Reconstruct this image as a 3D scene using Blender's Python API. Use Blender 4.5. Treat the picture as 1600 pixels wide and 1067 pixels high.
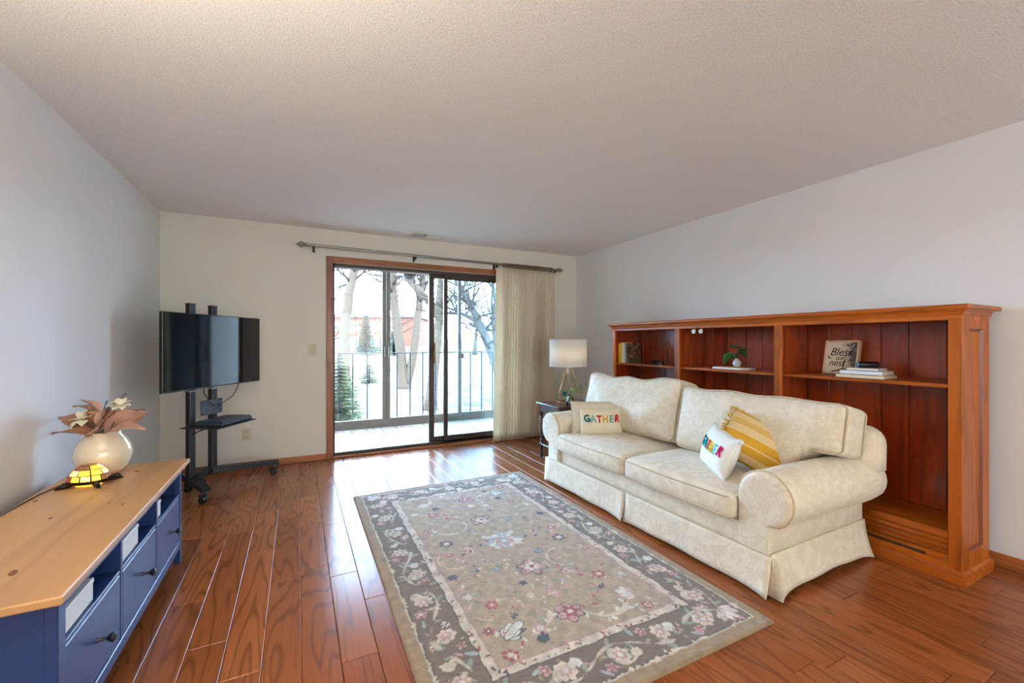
import bpy, bmesh, math, random
import numpy as np
from mathutils import Vector, Matrix, noise as mnoise

# ---------------------------------------------------------------- camera, world, light, exposure
SC = bpy.context.scene
COL = SC.collection
for o in list(bpy.data.objects):
    bpy.data.objects.remove(o)
PI = math.pi


def lin(r, g, b):
    def f(c):
        c /= 255.0
        return c / 12.92 if c <= 0.04045 else ((c + 0.055) / 1.055) ** 2.4
    return (f(r), f(g), f(b), 1.0)


cam_d = bpy.data.cameras.new('camera')
cam_d.sensor_width = 36.0
cam_d.lens = 662.0 / 1600.0 * 36.0
cam_d.clip_start = 0.02
cam_d.clip_end = 500
cam = bpy.data.objects.new('camera', cam_d)
COL.objects.link(cam)
cam.location = (0.0, 0.0, 1.25)
cam.rotation_euler = (PI / 2, 0, -math.atan(335.0 / 662.0))
SC.camera = cam

SKY_COLOR = (0.50, 0.70, 1.0, 1.0)
SKY_STRENGTH = 31.0
wd = bpy.data.worlds.new('overcast_sky')
SC.world = wd
wd.use_nodes = True
wd.node_tree.nodes['Background'].inputs[0].default_value = SKY_COLOR
wd.node_tree.nodes['Background'].inputs[1].default_value = SKY_STRENGTH



def portal(name, loc, rot, sx, sy):
    l = bpy.data.lights.new(name, 'AREA')
    l.shape = 'RECTANGLE'
    l.size, l.size_y = sx, sy
    l.cycles.is_portal = True
    o = bpy.data.objects.new(name, l)
    o.location = loc
    o.rotation_euler = rot
    COL.objects.link(o)


# sky portals in the sliding door and the added rear window (they only guide the sky light's sampling)
portal('sliding_door_portal', (1.54, 5.06, 1.05), (-PI / 2, 0, 0), 2.4, 2.06)
portal('added_window_portal', (1.2, -3.5, 1.3), (PI / 2, 0, 0), 4.2, 2.0)

SC.view_settings.view_transform = 'Standard'
SC.view_settings.look = 'None'
SC.view_settings.gamma = 1.0
SC.view_settings.use_curve_mapping = False
SC.view_settings.exposure = 0.72

# ---------------------------------------------------------------- helpers
MWD = {}          # world matrix of every object that may be a parent


class MB:
    def __init__(s):
        s.v = []
        s.f = []

    def add(s, vs, fs):
        n = len(s.v)
        s.v.extend([tuple(map(float, p)) for p in vs])
        s.f.extend([tuple(i + n for i in q) for q in fs])
        return s

    def box(s, x0, x1, y0, y1, z0, z1, b=0.0):
        lo = (min(x0, x1), min(y0, y1), min(z0, z1))
        hi = (max(x0, x1), max(y0, y1), max(z0, z1))
        b = min(b, 0.45 * min(hi[i] - lo[i] for i in range(3)))
        if b <= 0:
            vs = [(x, y, z) for x in (lo[0], hi[0]) for y in (lo[1], hi[1]) for z in (lo[2], hi[2])]
            fs = [(0, 1, 3, 2), (4, 6, 7, 5), (0, 4, 5, 1), (2, 3, 7, 6), (0, 2, 6, 4), (1, 5, 7, 3)]
            return s.add(vs, fs)
        idx = {}
        vs = []
        for sx in (0, 1):
            for sy in (0, 1):
                for sz in (0, 1):
                    sg = (sx, sy, sz)
                    for a in range(3):
                        p = []
                        for k in range(3):
                            e = hi[k] if sg[k] else lo[k]
                            p.append(e if k == a else e + (-b if sg[k] else b))
                        idx[(sg, a)] = len(vs)
                        vs.append(tuple(p))
        c = [(lo[k] + hi[k]) / 2 for k in range(3)]
        fs = []

        def put(q):
            A, B, C_ = [Vector(vs[q[i]]) for i in range(3)]
            n = (B - A).cross(C_ - A)
            m = sum((Vector(vs[i]) for i in q), Vector()) / len(q) - Vector(c)
            fs.append(tuple(q) if n.dot(m) > 0 else tuple(reversed(q)))
        for a in range(3):
            o1, o2 = [k for k in range(3) if k != a]
            for sa in (0, 1):
                q = []
                for (p, r) in ((0, 0), (1, 0), (1, 1), (0, 1)):
                    sg = [0, 0, 0]
                    sg[a], sg[o1], sg[o2] = sa, p, r
                    q.append(idx[(tuple(sg), a)])
                put(q)
        for a in range(3):
            for b2 in range(a + 1, 3):
                c2 = 3 - a - b2
                for sa in (0, 1):
                    for sb in (0, 1):
                        g0, g1 = [0, 0, 0], [0, 0, 0]
                        g0[a] = g1[a] = sa
                        g0[b2] = g1[b2] = sb
                        g1[c2] = 1
                        g0, g1 = tuple(g0), tuple(g1)
                        put([idx[(g0, a)], idx[(g1, a)], idx[(g1, b2)], idx[(g0, b2)]])
        for sx in (0, 1):
            for sy in (0, 1):
                for sz in (0, 1):
                    put([idx[((sx, sy, sz), a)] for a in range(3)])
        return s.add(vs, fs)

    def tube(s, pts, r, seg=8, closed=False, caps=True):
        P = [Vector(p) for p in pts]
        n = len(P)
        R = r if hasattr(r, '__len__') else [r] * n
        T = []
        for i in range(n):
            if closed:
                t = P[(i + 1) % n] - P[i - 1]
            else:
                t = P[min(i + 1, n - 1)] - P[max(i - 1, 0)]
            T.append(t.normalized() if t.length > 1e-9 else Vector((0, 0, 1)))
        up = Vector((0, 0, 1)) if abs(T[0].z) < 0.9 else Vector((1, 0, 0))
        u = T[0].cross(up).normalized()
        vs = []
        for i in range(n):
            u = u - T[i] * u.dot(T[i])
            if u.length < 1e-6:
                u = T[i].orthogonal()
            u.normalize()
            w = T[i].cross(u)
            for k in range(seg):
                a = 2 * PI * k / seg
                vs.append(P[i] + (u * math.cos(a) + w * math.sin(a)) * R[i])
        fs = []
        m = n if closed else n - 1
        for i in range(m):
            j = (i + 1) % n
            for k in range(seg):
                k2 = (k + 1) % seg
                fs.append((i * seg + k, i * seg + k2, j * seg + k2, j * seg + k))
        if caps and not closed:
            fs.append(tuple(reversed(range(seg))))
            fs.append(tuple((n - 1) * seg + k for k in range(seg)))
        return s.add(vs, fs)

    def lathe(s, prof, c=(0, 0, 0), seg=24, cap=True, axis='z'):
        vs = []
        for (r, z) in prof:
            for k in range(seg):
                a = 2 * PI * k / seg
                x, y = r * math.cos(a), r * math.sin(a)
                if axis == 'z':
                    vs.append((c[0] + x, c[1] + y, c[2] + z))
                elif axis == 'x':
                    vs.append((c[0] + z, c[1] + x, c[2] + y))
                else:
                    vs.append((c[0] + y, c[1] + z, c[2] + x))
        fs = []
        n = len(prof)
        for i in range(n - 1):
            for k in range(seg):
                k2 = (k + 1) % seg
                fs.append((i * seg + k, i * seg + k2, (i + 1) * seg + k2, (i + 1) * seg + k))
        if cap:
            fs.append(tuple(reversed(range(seg))))
            fs.append(tuple((n - 1) * seg + k for k in range(seg)))
        return s.add(vs, fs)

    def loft(s, rings, cap=True):
        m = len(rings[0])
        vs = [p for r in rings for p in r]
        fs = []
        for i in range(len(rings) - 1):
            for k in range(m):
                k2 = (k + 1) % m
                fs.append((i * m + k, i * m + k2, (i + 1) * m + k2, (i + 1) * m + k))
        if cap:
            for base, rev in ((0, True), ((len(rings) - 1) * m, False)):
                ring = rings[0] if rev else rings[-1]
                c = tuple(sum(p[i] for p in ring) / m for i in range(3))
                vs.append(c)
                ci = len(vs) - 1
                for k in range(m):
                    k2 = (k + 1) % m
                    fs.append((ci, base + k2, base + k) if rev else (ci, base + k, base + k2))
        return s.add(vs, fs)

    def grid(s, P, thick=0.0):
        n, m = len(P), len(P[0])
        vs = [p for row in P for p in row]
        fs = [(i * m + j, i * m + j + 1, (i + 1) * m + j + 1, (i + 1) * m + j) for i in range(n - 1) for j in range(m - 1)]
        return s.add(vs, fs)

    def xf(s, M):
        s.v = [tuple(M @ Vector(p)) for p in s.v]
        return s


def tag(o, label=None, cat=None, group=None, kind=None):
    if label:
        o['label'] = label
    if cat:
        o['category'] = cat
    if group:
        o['group'] = group
    if kind:
        o['kind'] = kind
    return o


def thing(name, loc, label=None, cat=None, group=None, kind=None, rz=0.0, M=None):
    o = bpy.data.objects.new(name, None)
    o.empty_display_size = 0.1
    COL.objects.link(o)
    if M is None:
        M = Matrix.Translation(loc) @ Matrix.Rotation(rz, 4, 'Z')
    o.matrix_world = M
    MWD[o] = M.copy()
    return tag(o, label, cat, group, kind)


def build(mb, name, mat, parent=None, smooth=35, loc=None, local=False, fixn=True, solid=0.0, subsurf=0, label=None):
    V = np.array(mb.v, dtype=float).reshape(-1, 3)
    if parent is not None:
        M = MWD[parent]
        if not local:
            A = np.array(M.inverted())
            V = V @ A[:3, :3].T + A[:3, 3]
    else:
        if loc is None:
            lo, hi = V.min(0), V.max(0)
            loc = ((lo[0] + hi[0]) / 2, (lo[1] + hi[1]) / 2, lo[2])
        if not local:
            V = V - np.array(loc)
        M = Matrix.Translation(loc)
    me = bpy.data.meshes.new(name)
    me.from_pydata(V.tolist(), [], mb.f)
    me.update()
    if fixn:
        bm = bmesh.new()
        bm.from_mesh(me)
        bmesh.ops.recalc_face_normals(bm, faces=bm.faces)
        bm.to_mesh(me)
        bm.free()
    if smooth:
        me.polygons.foreach_set('use_smooth', [True] * len(me.polygons))
        if smooth < 180:
            me.set_sharp_from_angle(angle=math.radians(smooth))
    o = bpy.data.objects.new(name, me)
    COL.objects.link(o)
    if mat:
        me.materials.append(mat)
    if parent is not None:
        o.parent = parent
    else:
        o.location = loc
    MWD[o] = M.copy()
    if solid:
        md = o.modifiers.new('thickness', 'SOLIDIFY')
        md.thickness = solid
        md.offset = 0
    if subsurf:
        md = o.modifiers.new('smooth', 'SUBSURF')
        md.levels = subsurf
        md.render_levels = subsurf
    if label:
        o['label'] = label
    return o


def share(src, parent, loc=(0, 0, 0), rz=0.0, scale=None):
    c = src.copy()
    COL.objects.link(c)
    c.parent = parent
    c.location = loc
    c.rotation_euler = (0, 0, rz)
    if scale:
        c.scale = scale
    MWD[c] = MWD[parent] if parent else Matrix()
    return c


def bx(x0, x1, y0, y1, z0, z1, b=0.0):
    return MB().box(x0, x1, y0, y1, z0, z1, b)


def frame_M(o, right, up):
    r = Vector(right).normalized()
    u = Vector(up)
    u = (u - r * u.dot(r)).normalized()
    n = r.cross(u)
    M = Matrix.Identity(4)
    for i in range(3):
        M[i][0], M[i][1], M[i][2], M[i][3] = r[i], u[i], n[i], o[i]
    return M


def text_mb(txt, size, depth=0.002, shear=0.0, align='CENTER', bold=0.0):
    cu = bpy.data.curves.new('tmp', 'FONT')
    cu.body = txt
    cu.size = size
    cu.extrude = depth / 2
    cu.shear = shear
    cu.offset = bold
    cu.align_x = align
    cu.align_y = 'CENTER'
    cu.resolution_u = 4
    ob = bpy.data.objects.new('tmp', cu)
    COL.objects.link(ob)
    bpy.context.view_layer.update()
    dg = bpy.context.evaluated_depsgraph_get()
    me = bpy.data.meshes.new_from_object(ob.evaluated_get(dg))
    mb = MB()
    mb.add([v.co[:] for v in me.vertices], [tuple(p.vertices) for p in me.polygons])
    bpy.data.objects.remove(ob)
    bpy.data.curves.remove(cu)
    bpy.data.meshes.remove(me)
    return mb


def axis_samples(h, r, n):
    q = [h - r + r * math.tan(math.radians(t)) for t in (15, 30, 45)]
    inner = list(np.linspace(-(h - r), h - r, n))
    return [-x for x in reversed(q)] + inner + q


def softbox(h, r, n=(12, 12, 6), deform=None):
    """rounded box round the origin, half sizes h, edge radius r"""
    r = min(r, min(h) * 0.98)
    ax = [axis_samples(h[k], r, n[k]) for k in range(3)]
    key = {}
    vs = []
    fs = []

    def vid(p):
        k = tuple(round(c, 5) for c in p)
        if k not in key:
            q = [max(-(h[i] - r), min(h[i] - r, p[i])) for i in range(3)]
            d = Vector([p[i] - q[i] for i in range(3)])
            d = d.normalized() * r
            key[k] = len(vs)
            vs.append([q[i] + d[i] for i in range(3)])
        return key[k]
    for a in range(3):
        b, c = [k for k in range(3) if k != a]
        for sgn in (-1, 1):
            for i in range(len(ax[b]) - 1):
                for j in range(len(ax[c]) - 1):
                    q = []
                    for (ii, jj) in ((i, j), (i + 1, j), (i + 1, j + 1), (i, j + 1)):
                        p = [0, 0, 0]
                        p[a], p[b], p[c] = sgn * h[a], ax[b][ii], ax[c][jj]
                        q.append(vid(p))
                    fs.append(tuple(q))
    V = np.array(vs)
    if deform:
        V = deform(V)
    return MB().add(V.tolist(), fs)


def rrect(hx, hy, r, n=5, step=0.06):
    """rounded rectangle loop"""
    pts = []
    cs = [(hx - r, hy - r, 0), (-(hx - r), hy - r, 90), (-(hx - r), -(hy - r), 180), (hx - r, -(hy - r), 270)]
    for (cx, cy, a0) in cs:
        for k in range(n + 1):
            a = math.radians(a0 + 90.0 * k / n)
            pts.append((cx + r * math.cos(a), cy + r * math.sin(a)))
    out = []
    for i in range(len(pts)):
        p, q = pts[i], pts[(i + 1) % len(pts)]
        L = math.hypot(q[0] - p[0], q[1] - p[1])
        m = max(1, int(L / step))
        for k in range(m):
            out.append((p[0] + (q[0] - p[0]) * k / m, p[1] + (q[1] - p[1]) * k / m))
    return out


# ---------------------------------------------------------------- materials
class NT:
    def __init__(s, name):
        s.m = bpy.data.materials.new(name)
        s.m.use_nodes = True
        s.t = s.m.node_tree
        s.b = s.t.nodes['Principled BSDF']
        s.out = s.t.nodes['Material Output']

    def n(s, typ, **kw):
        x = s.t.nodes.new('ShaderNode' + typ)
        for k, v in kw.items():
            setattr(x, k, v)
        return x

    def l(s, a, b):
        s.t.links.new(a, b)

    def coords(s, scale=(1, 1, 1), rnd=0.0, src='Object'):
        tc = s.n('TexCoord')
        mp = s.n('Mapping')
        mp.inputs['Scale'].default_value = scale
        s.l(tc.outputs[src], mp.inputs['Vector'])
        if rnd:
            oi = s.n('ObjectInfo')
            mu = s.n('Math', operation='MULTIPLY')
            mu.inputs[1].default_value = rnd
            s.l(oi.outputs['Random'], mu.inputs[0])
            cb = s.n('CombineXYZ')
            for k in range(3):
                s.l(mu.outputs[0], cb.inputs[k])
            va = s.n('VectorMath', operation='ADD')
            s.l(mp.outputs[0], va.inputs[0])
            s.l(cb.outputs[0], va.inputs[1])
            return va.outputs[0]
        return mp.outputs[0]

    def noise(s, vec, scale, detail=3.0, rough=0.55, dist=0.0):
        x = s.n('TexNoise')
        x.inputs['Scale'].default_value = scale
        x.inputs['Detail'].default_value = detail
        x.inputs['Roughness'].default_value = rough
        x.inputs['Distortion'].default_value = dist
        s.l(vec, x.inputs['Vector'])
        return x.outputs['Fac']

    def ramp(s, fac, stops, interp='LINEAR'):
        r = s.n('ValToRGB')
        r.color_ramp.interpolation = interp
        e = r.color_ramp.elements
        e[0].position, e[0].color = stops[0]
        e[1].position, e[1].color = stops[1]
        for p, c in stops[2:]:
            k = e.new(p)
            k.color = c
        s.l(fac, r.inputs[0])
        return r.outputs[0]

    def mixc(s, fac, a, b, mode='MIX'):
        x = s.n('MixRGB', blend_type=mode)
        for i, v in ((0, fac), (1, a), (2, b)):
            if isinstance(v, (int, float)):
                x.inputs[i].default_value = v
            elif isinstance(v, tuple):
                x.inputs[i].default_value = v
            else:
                s.l(v, x.inputs[i])
        return x.outputs[0]

    def math(s, op, a, b=0.0):
        x = s.n('Math', operation=op)
        for i, v in ((0, a), (1, b)):
            if isinstance(v, (int, float)):
                x.inputs[i].default_value = v
            else:
                s.l(v, x.inputs[i])
        return x.outputs[0]

    def bump(s, h, strength=0.3, dist=0.002):
        x = s.n('Bump')
        x.inputs['Strength'].default_value = strength
        x.inputs['Distance'].default_value = dist
        s.l(h, x.inputs['Height'])
        s.l(x.outputs[0], s.b.inputs['Normal'])

    def set(s, **kw):
        for k, v in kw.items():
            i = s.b.inputs[k]
            if isinstance(v, (int, float, tuple)):
                i.default_value = v
            else:
                s.l(v, i)
        return s


def simple(name, col, rough=0.5, metal=0.0, var=0.12, scale=30.0, spec=0.5, bump=0.0, coat=0.0, src='Object', sheen=0.0, bdist=0.001):
    t = NT(name)
    n = t.noise(t.coords(src=src), scale)
    d = tuple(max(0, c * (1 - var)) for c in col[:3]) + (1,)
    b = tuple(min(1, c * (1 + var)) for c in col[:3]) + (1,)
    t.set(**{'Base Color': t.ramp(n, [(0.3, d), (0.7, b)]), 'Roughness': rough, 'Metallic': metal,
             'Specular IOR Level': spec, 'Coat Weight': coat, 'Coat Roughness': 0.1, 'Sheen Weight': sheen})
    if bump:
        t.bump(n, bump, bdist)
    return t.m


def wood(name, dark, light, along='y', freq=9.0, contour=10.0, rough=0.35, coat=0.0, rnd=37.0, line=0.5, bump=0.12, tone=0.25, sx=1.0, pores=0.5, spec=0.5):
    """grain from the contour lines of a stretched noise field, as in flat-sawn boards"""
    t = NT(name)
    k = {'x': (0.11, 1, 1), 'y': (1, 0.11, 1), 'z': (1, 1, 0.11)}[along]
    v = t.coords(tuple(c * sx for c in k), rnd)
    f = t.noise(v, freq, 2.0, 0.45, 0.25)
    ph = t.math('MULTIPLY', f, contour * 6.283)
    sn = t.math('SINE', ph)
    s01 = t.math('MULTIPLY_ADD', sn, 0.5)
    s01.node.inputs[2].default_value = 0.5
    ring = t.math('POWER', s01, 7.0)
    k2 = {'x': (0.03, 1, 1), 'y': (1, 0.03, 1), 'z': (1, 1, 0.03)}[along]
    v2 = t.coords(k2, rnd)
    p = t.noise(v2, 190.0, 3.0, 0.6)
    pr = t.ramp(p, [(0.42, (0, 0, 0, 1)), (0.62, (1, 1, 1, 1))])
    big = t.noise(v, freq * 0.45, 2.0)
    base = t.ramp(big, [(0.3, dark), (0.7, light)])
    dk = tuple(c * 0.42 for c in dark[:3]) + (1,)
    c1 = t.mixc(t.math('MULTIPLY', ring, line), base, dk)
    c2 = t.mixc(t.math('MULTIPLY', pr, pores * 0.35), c1, dk)
    if rnd:
        oi = t.n('ObjectInfo')
        hv = t.n('HueSaturation')
        t.l(c2, hv.inputs['Color'])
        vv = t.math('MULTIPLY_ADD', oi.outputs['Random'], tone)
        vv.node.inputs[2].default_value = 1.0 - tone / 2
        t.l(vv, hv.inputs['Value'])
        c2 = hv.outputs[0]
    rg = t.math('MULTIPLY_ADD', ring, 0.02)
    rg.node.inputs[2].default_value = rough
    t.set(**{'Base Color': c2, 'Roughness': rg, 'Coat Weight': coat, 'Coat Roughness': 0.12, 'Specular IOR Level': spec})
    hgt = t.math('SUBTRACT', 1.0, t.math('ADD', t.math('MULTIPLY', ring, 0.5), t.math('MULTIPLY', pr, 0.5)))
    if bump:
        t.bump(hgt, bump, 0.001)
    return t.m


def glass(name, tint=(0.93, 0.97, 0.97, 1), refl=1.0, rough=0.0):
    t = NT(name)
    tr = t.n('BsdfTransparent')
    tr.inputs[0].default_value = tint
    gl = t.n('BsdfGlossy')
    gl.inputs['Roughness'].default_value = rough
    nz = t.noise(t.coords(), 1.2, 1.0)
    t.l(t.ramp(nz, [(0.3, (0.96, 0.98, 1, 1)), (0.7, (1, 1, 1, 1))]), gl.inputs[0])
    fr = t.n('Fresnel')
    fr.inputs[0].default_value = 1.45
    mx = t.n('MixShader')
    t.l(t.math('MULTIPLY', fr.outputs[0], refl), mx.inputs[0])
    t.l(tr.outputs[0], mx.inputs[1])
    t.l(gl.outputs[0], mx.inputs[2])
    t.l(mx.outputs[0], t.out.inputs['Surface'])
    return t.m


def emit(name, col, strength, col2=None, scale=8.0):
    t = NT(name)
    n = t.noise(t.coords(), scale)
    c = t.ramp(n, [(0.35, col2 or col), (0.65, col)])
    t.set(**{'Base Color': c, 'Emission Color': c, 'Emission Strength': strength, 'Roughness': 0.3})
    return t.m


M = {}


def make_materials():
    # painted plaster and popcorn ceiling
    for nm, c in (('wall', lin(236, 235, 236)), ('wall_back', lin(226, 220, 208))):
        t = NT('paint_' + nm)
        v = t.coords()
        n = t.noise(v, 160, 4)
        c2 = tuple(x * 0.97 for x in c[:3]) + (1,)
        t.set(**{'Base Color': t.ramp(t.noise(v, 2.0), [(0.3, c2), (0.7, c)]), 'Roughness': 0.55, 'Specular IOR Level': 0.35})
        t.bump(n, 0.06, 0.002)
        M[nm] = t.m
    t = NT('popcorn_ceiling')
    v = t.coords()
    n = t.noise(v, 150, 3, 0.6)
    vo = t.n('TexVoronoi')
    vo.inputs['Scale'].default_value = 130
    t.l(v, vo.inputs['Vector'])
    h = t.math('ADD', t.math('MULTIPLY', n, 0.7), t.math('MULTIPLY', t.math('SUBTRACT', 1.0, vo.outputs['Distance']), 0.6))
    t.set(**{'Base Color': t.ramp(n, [(0.3, lin(228, 224, 220)), (0.62, lin(250, 248, 246))]), 'Roughness': 0.9, 'Specular IOR Level': 0.1})
    t.bump(h, 0.5, 0.004)
    M['ceiling'] = t.m
    M['floor'] = wood('gunstock_floor', lin(134, 72, 36), lin(160, 94, 52), 'y', 5.0, 15.0, 0.22, 0.0, 61.0, 0.58, 0.012, 0.20, pores=0.6, spec=0.25)
    M['subfloor'] = simple('subfloor', lin(96, 62, 44), 0.6)
    M['oak'] = wood('honey_oak', lin(158, 76, 14), lin(190, 102, 24), 'z', 8.0, 5.0, 0.38, 0.08, 21.0, 0.5, 0.10, 0.16, spec=0.3)
    M['oak_y'] = wood('honey_oak_lengthwise', lin(158, 76, 14), lin(190, 102, 24), 'y', 8.0, 5.0, 0.38, 0.08, 21.0, 0.5, 0.10, 0.12, spec=0.3)
    M['oak_shaded'] = wood('oak_with_painted_shade', lin(138, 44, 12), lin(172, 70, 20), 'z', 6.0, 5.0, 0.27, 0.4, 43.0, 0.5, 0.08, 0.30)  # same oak made darker and redder: shade inside the bays painted in
    M['trim'] = wood('red_oak_trim', lin(146, 82, 52), lin(176, 106, 70), 'z', 10.0, 6.0, 0.4, 0.15, 11.0, 0.5, 0.08, 0.1)
    M['trim_x'] = wood('red_oak_trim_lengthwise', lin(150, 86, 48), lin(184, 112, 64), 'x', 10.0, 6.0, 0.4, 0.15, 11.0, 0.5, 0.08, 0.1)
    M['trim_y'] = wood('oak_base_trim', lin(140, 78, 36), lin(176, 104, 52), 'y', 10.0, 6.0, 0.4, 0.15, 11.0, 0.5, 0.08, 0.1)
    M['pine'] = wood('pine_top', lin(188, 138, 88), lin(208, 160, 108), 'y', 5.0, 3.0, 0.42, 0.1, 9.0, 0.22, 0.05, 0.08, pores=0.25)
    M['knot'] = simple('pine_knot', lin(128, 78, 48), 0.5, 0, 0.35, 120)
    M['navy'] = simple('black_blue_paint', lin(34, 58, 108), 0.34, 0, 0.06, 18, 0.6, 0.02)
    M['navy_in'] = simple('black_blue_inside', lin(40, 46, 66), 0.45, 0, 0.08, 18)
    M['knobm'] = simple('dark_pewter', lin(74, 74, 80), 0.35, 0.9, 0.1, 40)
    M['black'] = simple('black_powder_coat', lin(22, 23, 28), 0.45, 0.0, 0.15, 90, 0.5, 0.05)
    M['blackplastic'] = simple('black_plastic', lin(20, 20, 24), 0.35, 0, 0.12, 60)
    M['slate'] = simple('dark_slate_plastic', lin(48, 56, 72), 0.4, 0, 0.1, 60)
    t = NT('tv_glass')
    t.set(**{'Base Color': t.ramp(t.noise(t.coords(), 3.0), [(0.3, (0.003, 0.003, 0.006, 1)), (0.7, (0.004, 0.004, 0.008, 1))]), 'Roughness': 0.06, 'Specular IOR Level': 0.5})
    M['screen'] = t.m
    M['bronze'] = simple('dark_bronze_aluminium', lin(66, 54, 46), 0.38, 0.35, 0.08, 40)
    M['greyframe'] = simple('weathered_taupe_frame', lin(98, 86, 74), 0.5, 0.1, 0.06, 30)
    M['iron'] = simple('black_iron', lin(52, 50, 50), 0.5, 0.4, 0.1, 50)
    M['glass'] = glass('clear_glass', (0.95, 0.985, 0.99, 1), 0.8)
    M['glass_blue'] = glass('tinted_glass', (0.86, 0.95, 0.98, 1), 1.0)
    M['vaseglass'] = glass('jar_glass', (0.93, 0.96, 0.95, 1), 1.0)
    M['tile'] = simple('porch_paver', lin(196, 178, 162), 0.35, 0, 0.10, 9, 0.5, 0.05)
    M['grout'] = simple('porch_grout', lin(58, 50, 44), 0.8, 0, 0.1, 60)
    M['white'] = simple('white_enamel', lin(232, 230, 224), 0.4, 0, 0.03, 30)
    M['whitesat'] = simple('white_siding', lin(214, 212, 206), 0.6, 0, 0.05, 12)
    M['ivory'] = simple('ivory_plastic', lin(206, 196, 166), 0.4, 0, 0.05, 40)
    M['slot'] = simple('dark_slot', lin(64, 54, 42), 0.6, 0, 0.1, 60)
    M['pewter'] = simple('brushed_nickel', lin(150, 146, 138), 0.3, 0.9, 0.08, 60)
    M['antique'] = simple('antique_brass', lin(146, 120, 84), 0.3, 0.85, 0.2, 50)
    M['gold'] = simple('pale_gold_wire', lin(206, 172, 110), 0.28, 0.9, 0.08, 60)
    M['mahog'] = wood('dark_mahogany', lin(52, 22, 18), lin(84, 36, 28), 'z', 12, 4, 0.25, 0.5, 5.0, 0.4, 0.03, 0.1)
    # curtain: slubby cream weave that lets some light through
    t = NT('cream_drapery')
    v = t.coords((1, 1, 0.06))
    n = t.noise(v, 220, 3)
    n2 = t.noise(t.coords((0.1, 0.1, 1)), 260, 2)
    c = t.ramp(t.math('ADD', t.math('MULTIPLY', n, 0.6), t.math('MULTIPLY', n2, 0.4)), [(0.35, lin(236, 220, 194)), (0.65, lin(250, 238, 220))])
    di = t.n('BsdfDiffuse')
    ts = t.n('BsdfTranslucent')
    t.l(c, di.inputs[0])
    t.l(c, ts.inputs[0])
    mx = t.n('MixShader')
    mx.inputs[0].default_value = 0.28
    t.l(di.outputs[0], mx.inputs[1])
    t.l(ts.outputs[0], mx.inputs[2])
    t.l(mx.outputs[0], t.out.inputs['Surface'])
    M['drape'] = t.m
    # sofa damask
    t = NT('cream_damask')
    v = t.coords()
    w = t.noise(v, 10.0, 2.0, 0.5, 1.6)
    leaf = t.noise(v, 30.0, 4.0, 0.62, 2.2)
    msk = t.ramp(t.math('ADD', t.math('MULTIPLY', w, 0.55), t.math('MULTIPLY', leaf, 0.45)), [(0.485, (0, 0, 0, 1)), (0.53, (1, 1, 1, 1))])
    fine = t.noise(v, 420, 2)
    col = t.mixc(msk, lin(220, 205, 181), lin(229, 216, 194))
    t.set(**{'Base Color': col, 'Roughness': t.ramp(msk, [(0, (0.8, 0.8, 0.8, 1)), (1, (0.5, 0.5, 0.5, 1))]), 'Sheen Weight': 0.25, 'Specular IOR Level': 0.3})
    t.bump(t.math('ADD', t.math('MULTIPLY', msk, 0.8), t.math('MULTIPLY', fine, 0.35)), 0.35, 0.0025)
    M['damask'] = t.m
    M['piping'] = simple('cream_welt', lin(196, 180, 150), 0.7, 0, 0.08, 200)
    M['canvas'] = simple('cream_canvas', lin(228, 216, 192), 0.85, 0, 0.05, 300, 0.2, 0.15)
    M['whitecanvas'] = simple('white_canvas', lin(238, 234, 226), 0.85, 0, 0.04, 300, 0.2, 0.15)
    # rug pile colours are in the mesh's colour attribute
    t = NT('tufted_wool')
    at = t.n('VertexColor', layer_name='Col')
    n = t.noise(t.coords(), 420, 3)
    n2 = t.noise(t.coords(), 38, 3)
    sh = t.ramp(t.math('ADD', t.math('MULTIPLY', n, 0.6), t.math('MULTIPLY', n2, 0.4)), [(0.3, (0.55, 0.55, 0.55, 1)), (0.7, (1.2, 1.2, 1.2, 1))])
    t.set(**{'Base Color': t.mixc(1.0, at.outputs[0], sh, 'MULTIPLY'), 'Roughness': 0.95, 'Specular IOR Level': 0.15, 'Sheen Weight': 0.5, 'Sheen Roughness': 0.5})
    t.bump(t.math('ADD', n, n2), 0.9, 0.006)
    M['rug'] = t.m
    # exterior
    t = NT('winter_lawn')
    v = t.coords()
    c = t.ramp(t.noise(v, 0.35, 5, 0.6), [(0.35, lin(70, 56, 45)), (0.6, lin(78, 64, 53)), (0.72, lin(96, 84, 74))])
    lf = t.ramp(t.noise(v, 1.6, 6, 0.7), [(0.50, (0, 0, 0, 1)), (0.60, (1, 1, 1, 1))])
    t.set(**{'Base Color': t.mixc(lf, c, lin(46, 34, 27)), 'Roughness': 0.95, 'Specular IOR Level': 0.1})
    M['lawn'] = t.m
    M['fill_pane'] = glass('warm_fill_pane', (0.46, 0.405, 0.335, 1), 0.3)  # pane tint that dims and warms the fill from the added rear window
    M['bark'] = simple('pale_grey_bark', lin(64, 52, 40), 0.9, 0, 0.2, 14, 0.1, 0.4, bdist=0.01)
    M['bark2'] = simple('grey_bark', lin(58, 50, 44), 0.9, 0, 0.2, 14, 0.1, 0.4, bdist=0.01)
    M['twig'] = simple('dry_twigs', lin(40, 30, 25), 0.9, 0, 0.15, 14, 0.1)
    M['spruce'] = simple('blue_spruce', lin(28, 50, 36), 0.8, 0, 0.3, 3.0, 0.2)
    M['spruce2'] = simple('pale_green_spruce', lin(56, 64, 38), 0.8, 0, 0.25, 5.0, 0.2)
    M['brickf'] = simple('far_brick', lin(82, 52, 38), 0.9, 0, 0.12, 1.5, 0.1)
    M['brickd'] = simple('far_roof', lin(74, 64, 58), 0.9, 0, 0.1, 1.5, 0.1)
    M['panef'] = simple('far_pane', lin(48, 48, 50), 0.2, 0, 0.1, 1.5)


make_materials()

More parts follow.
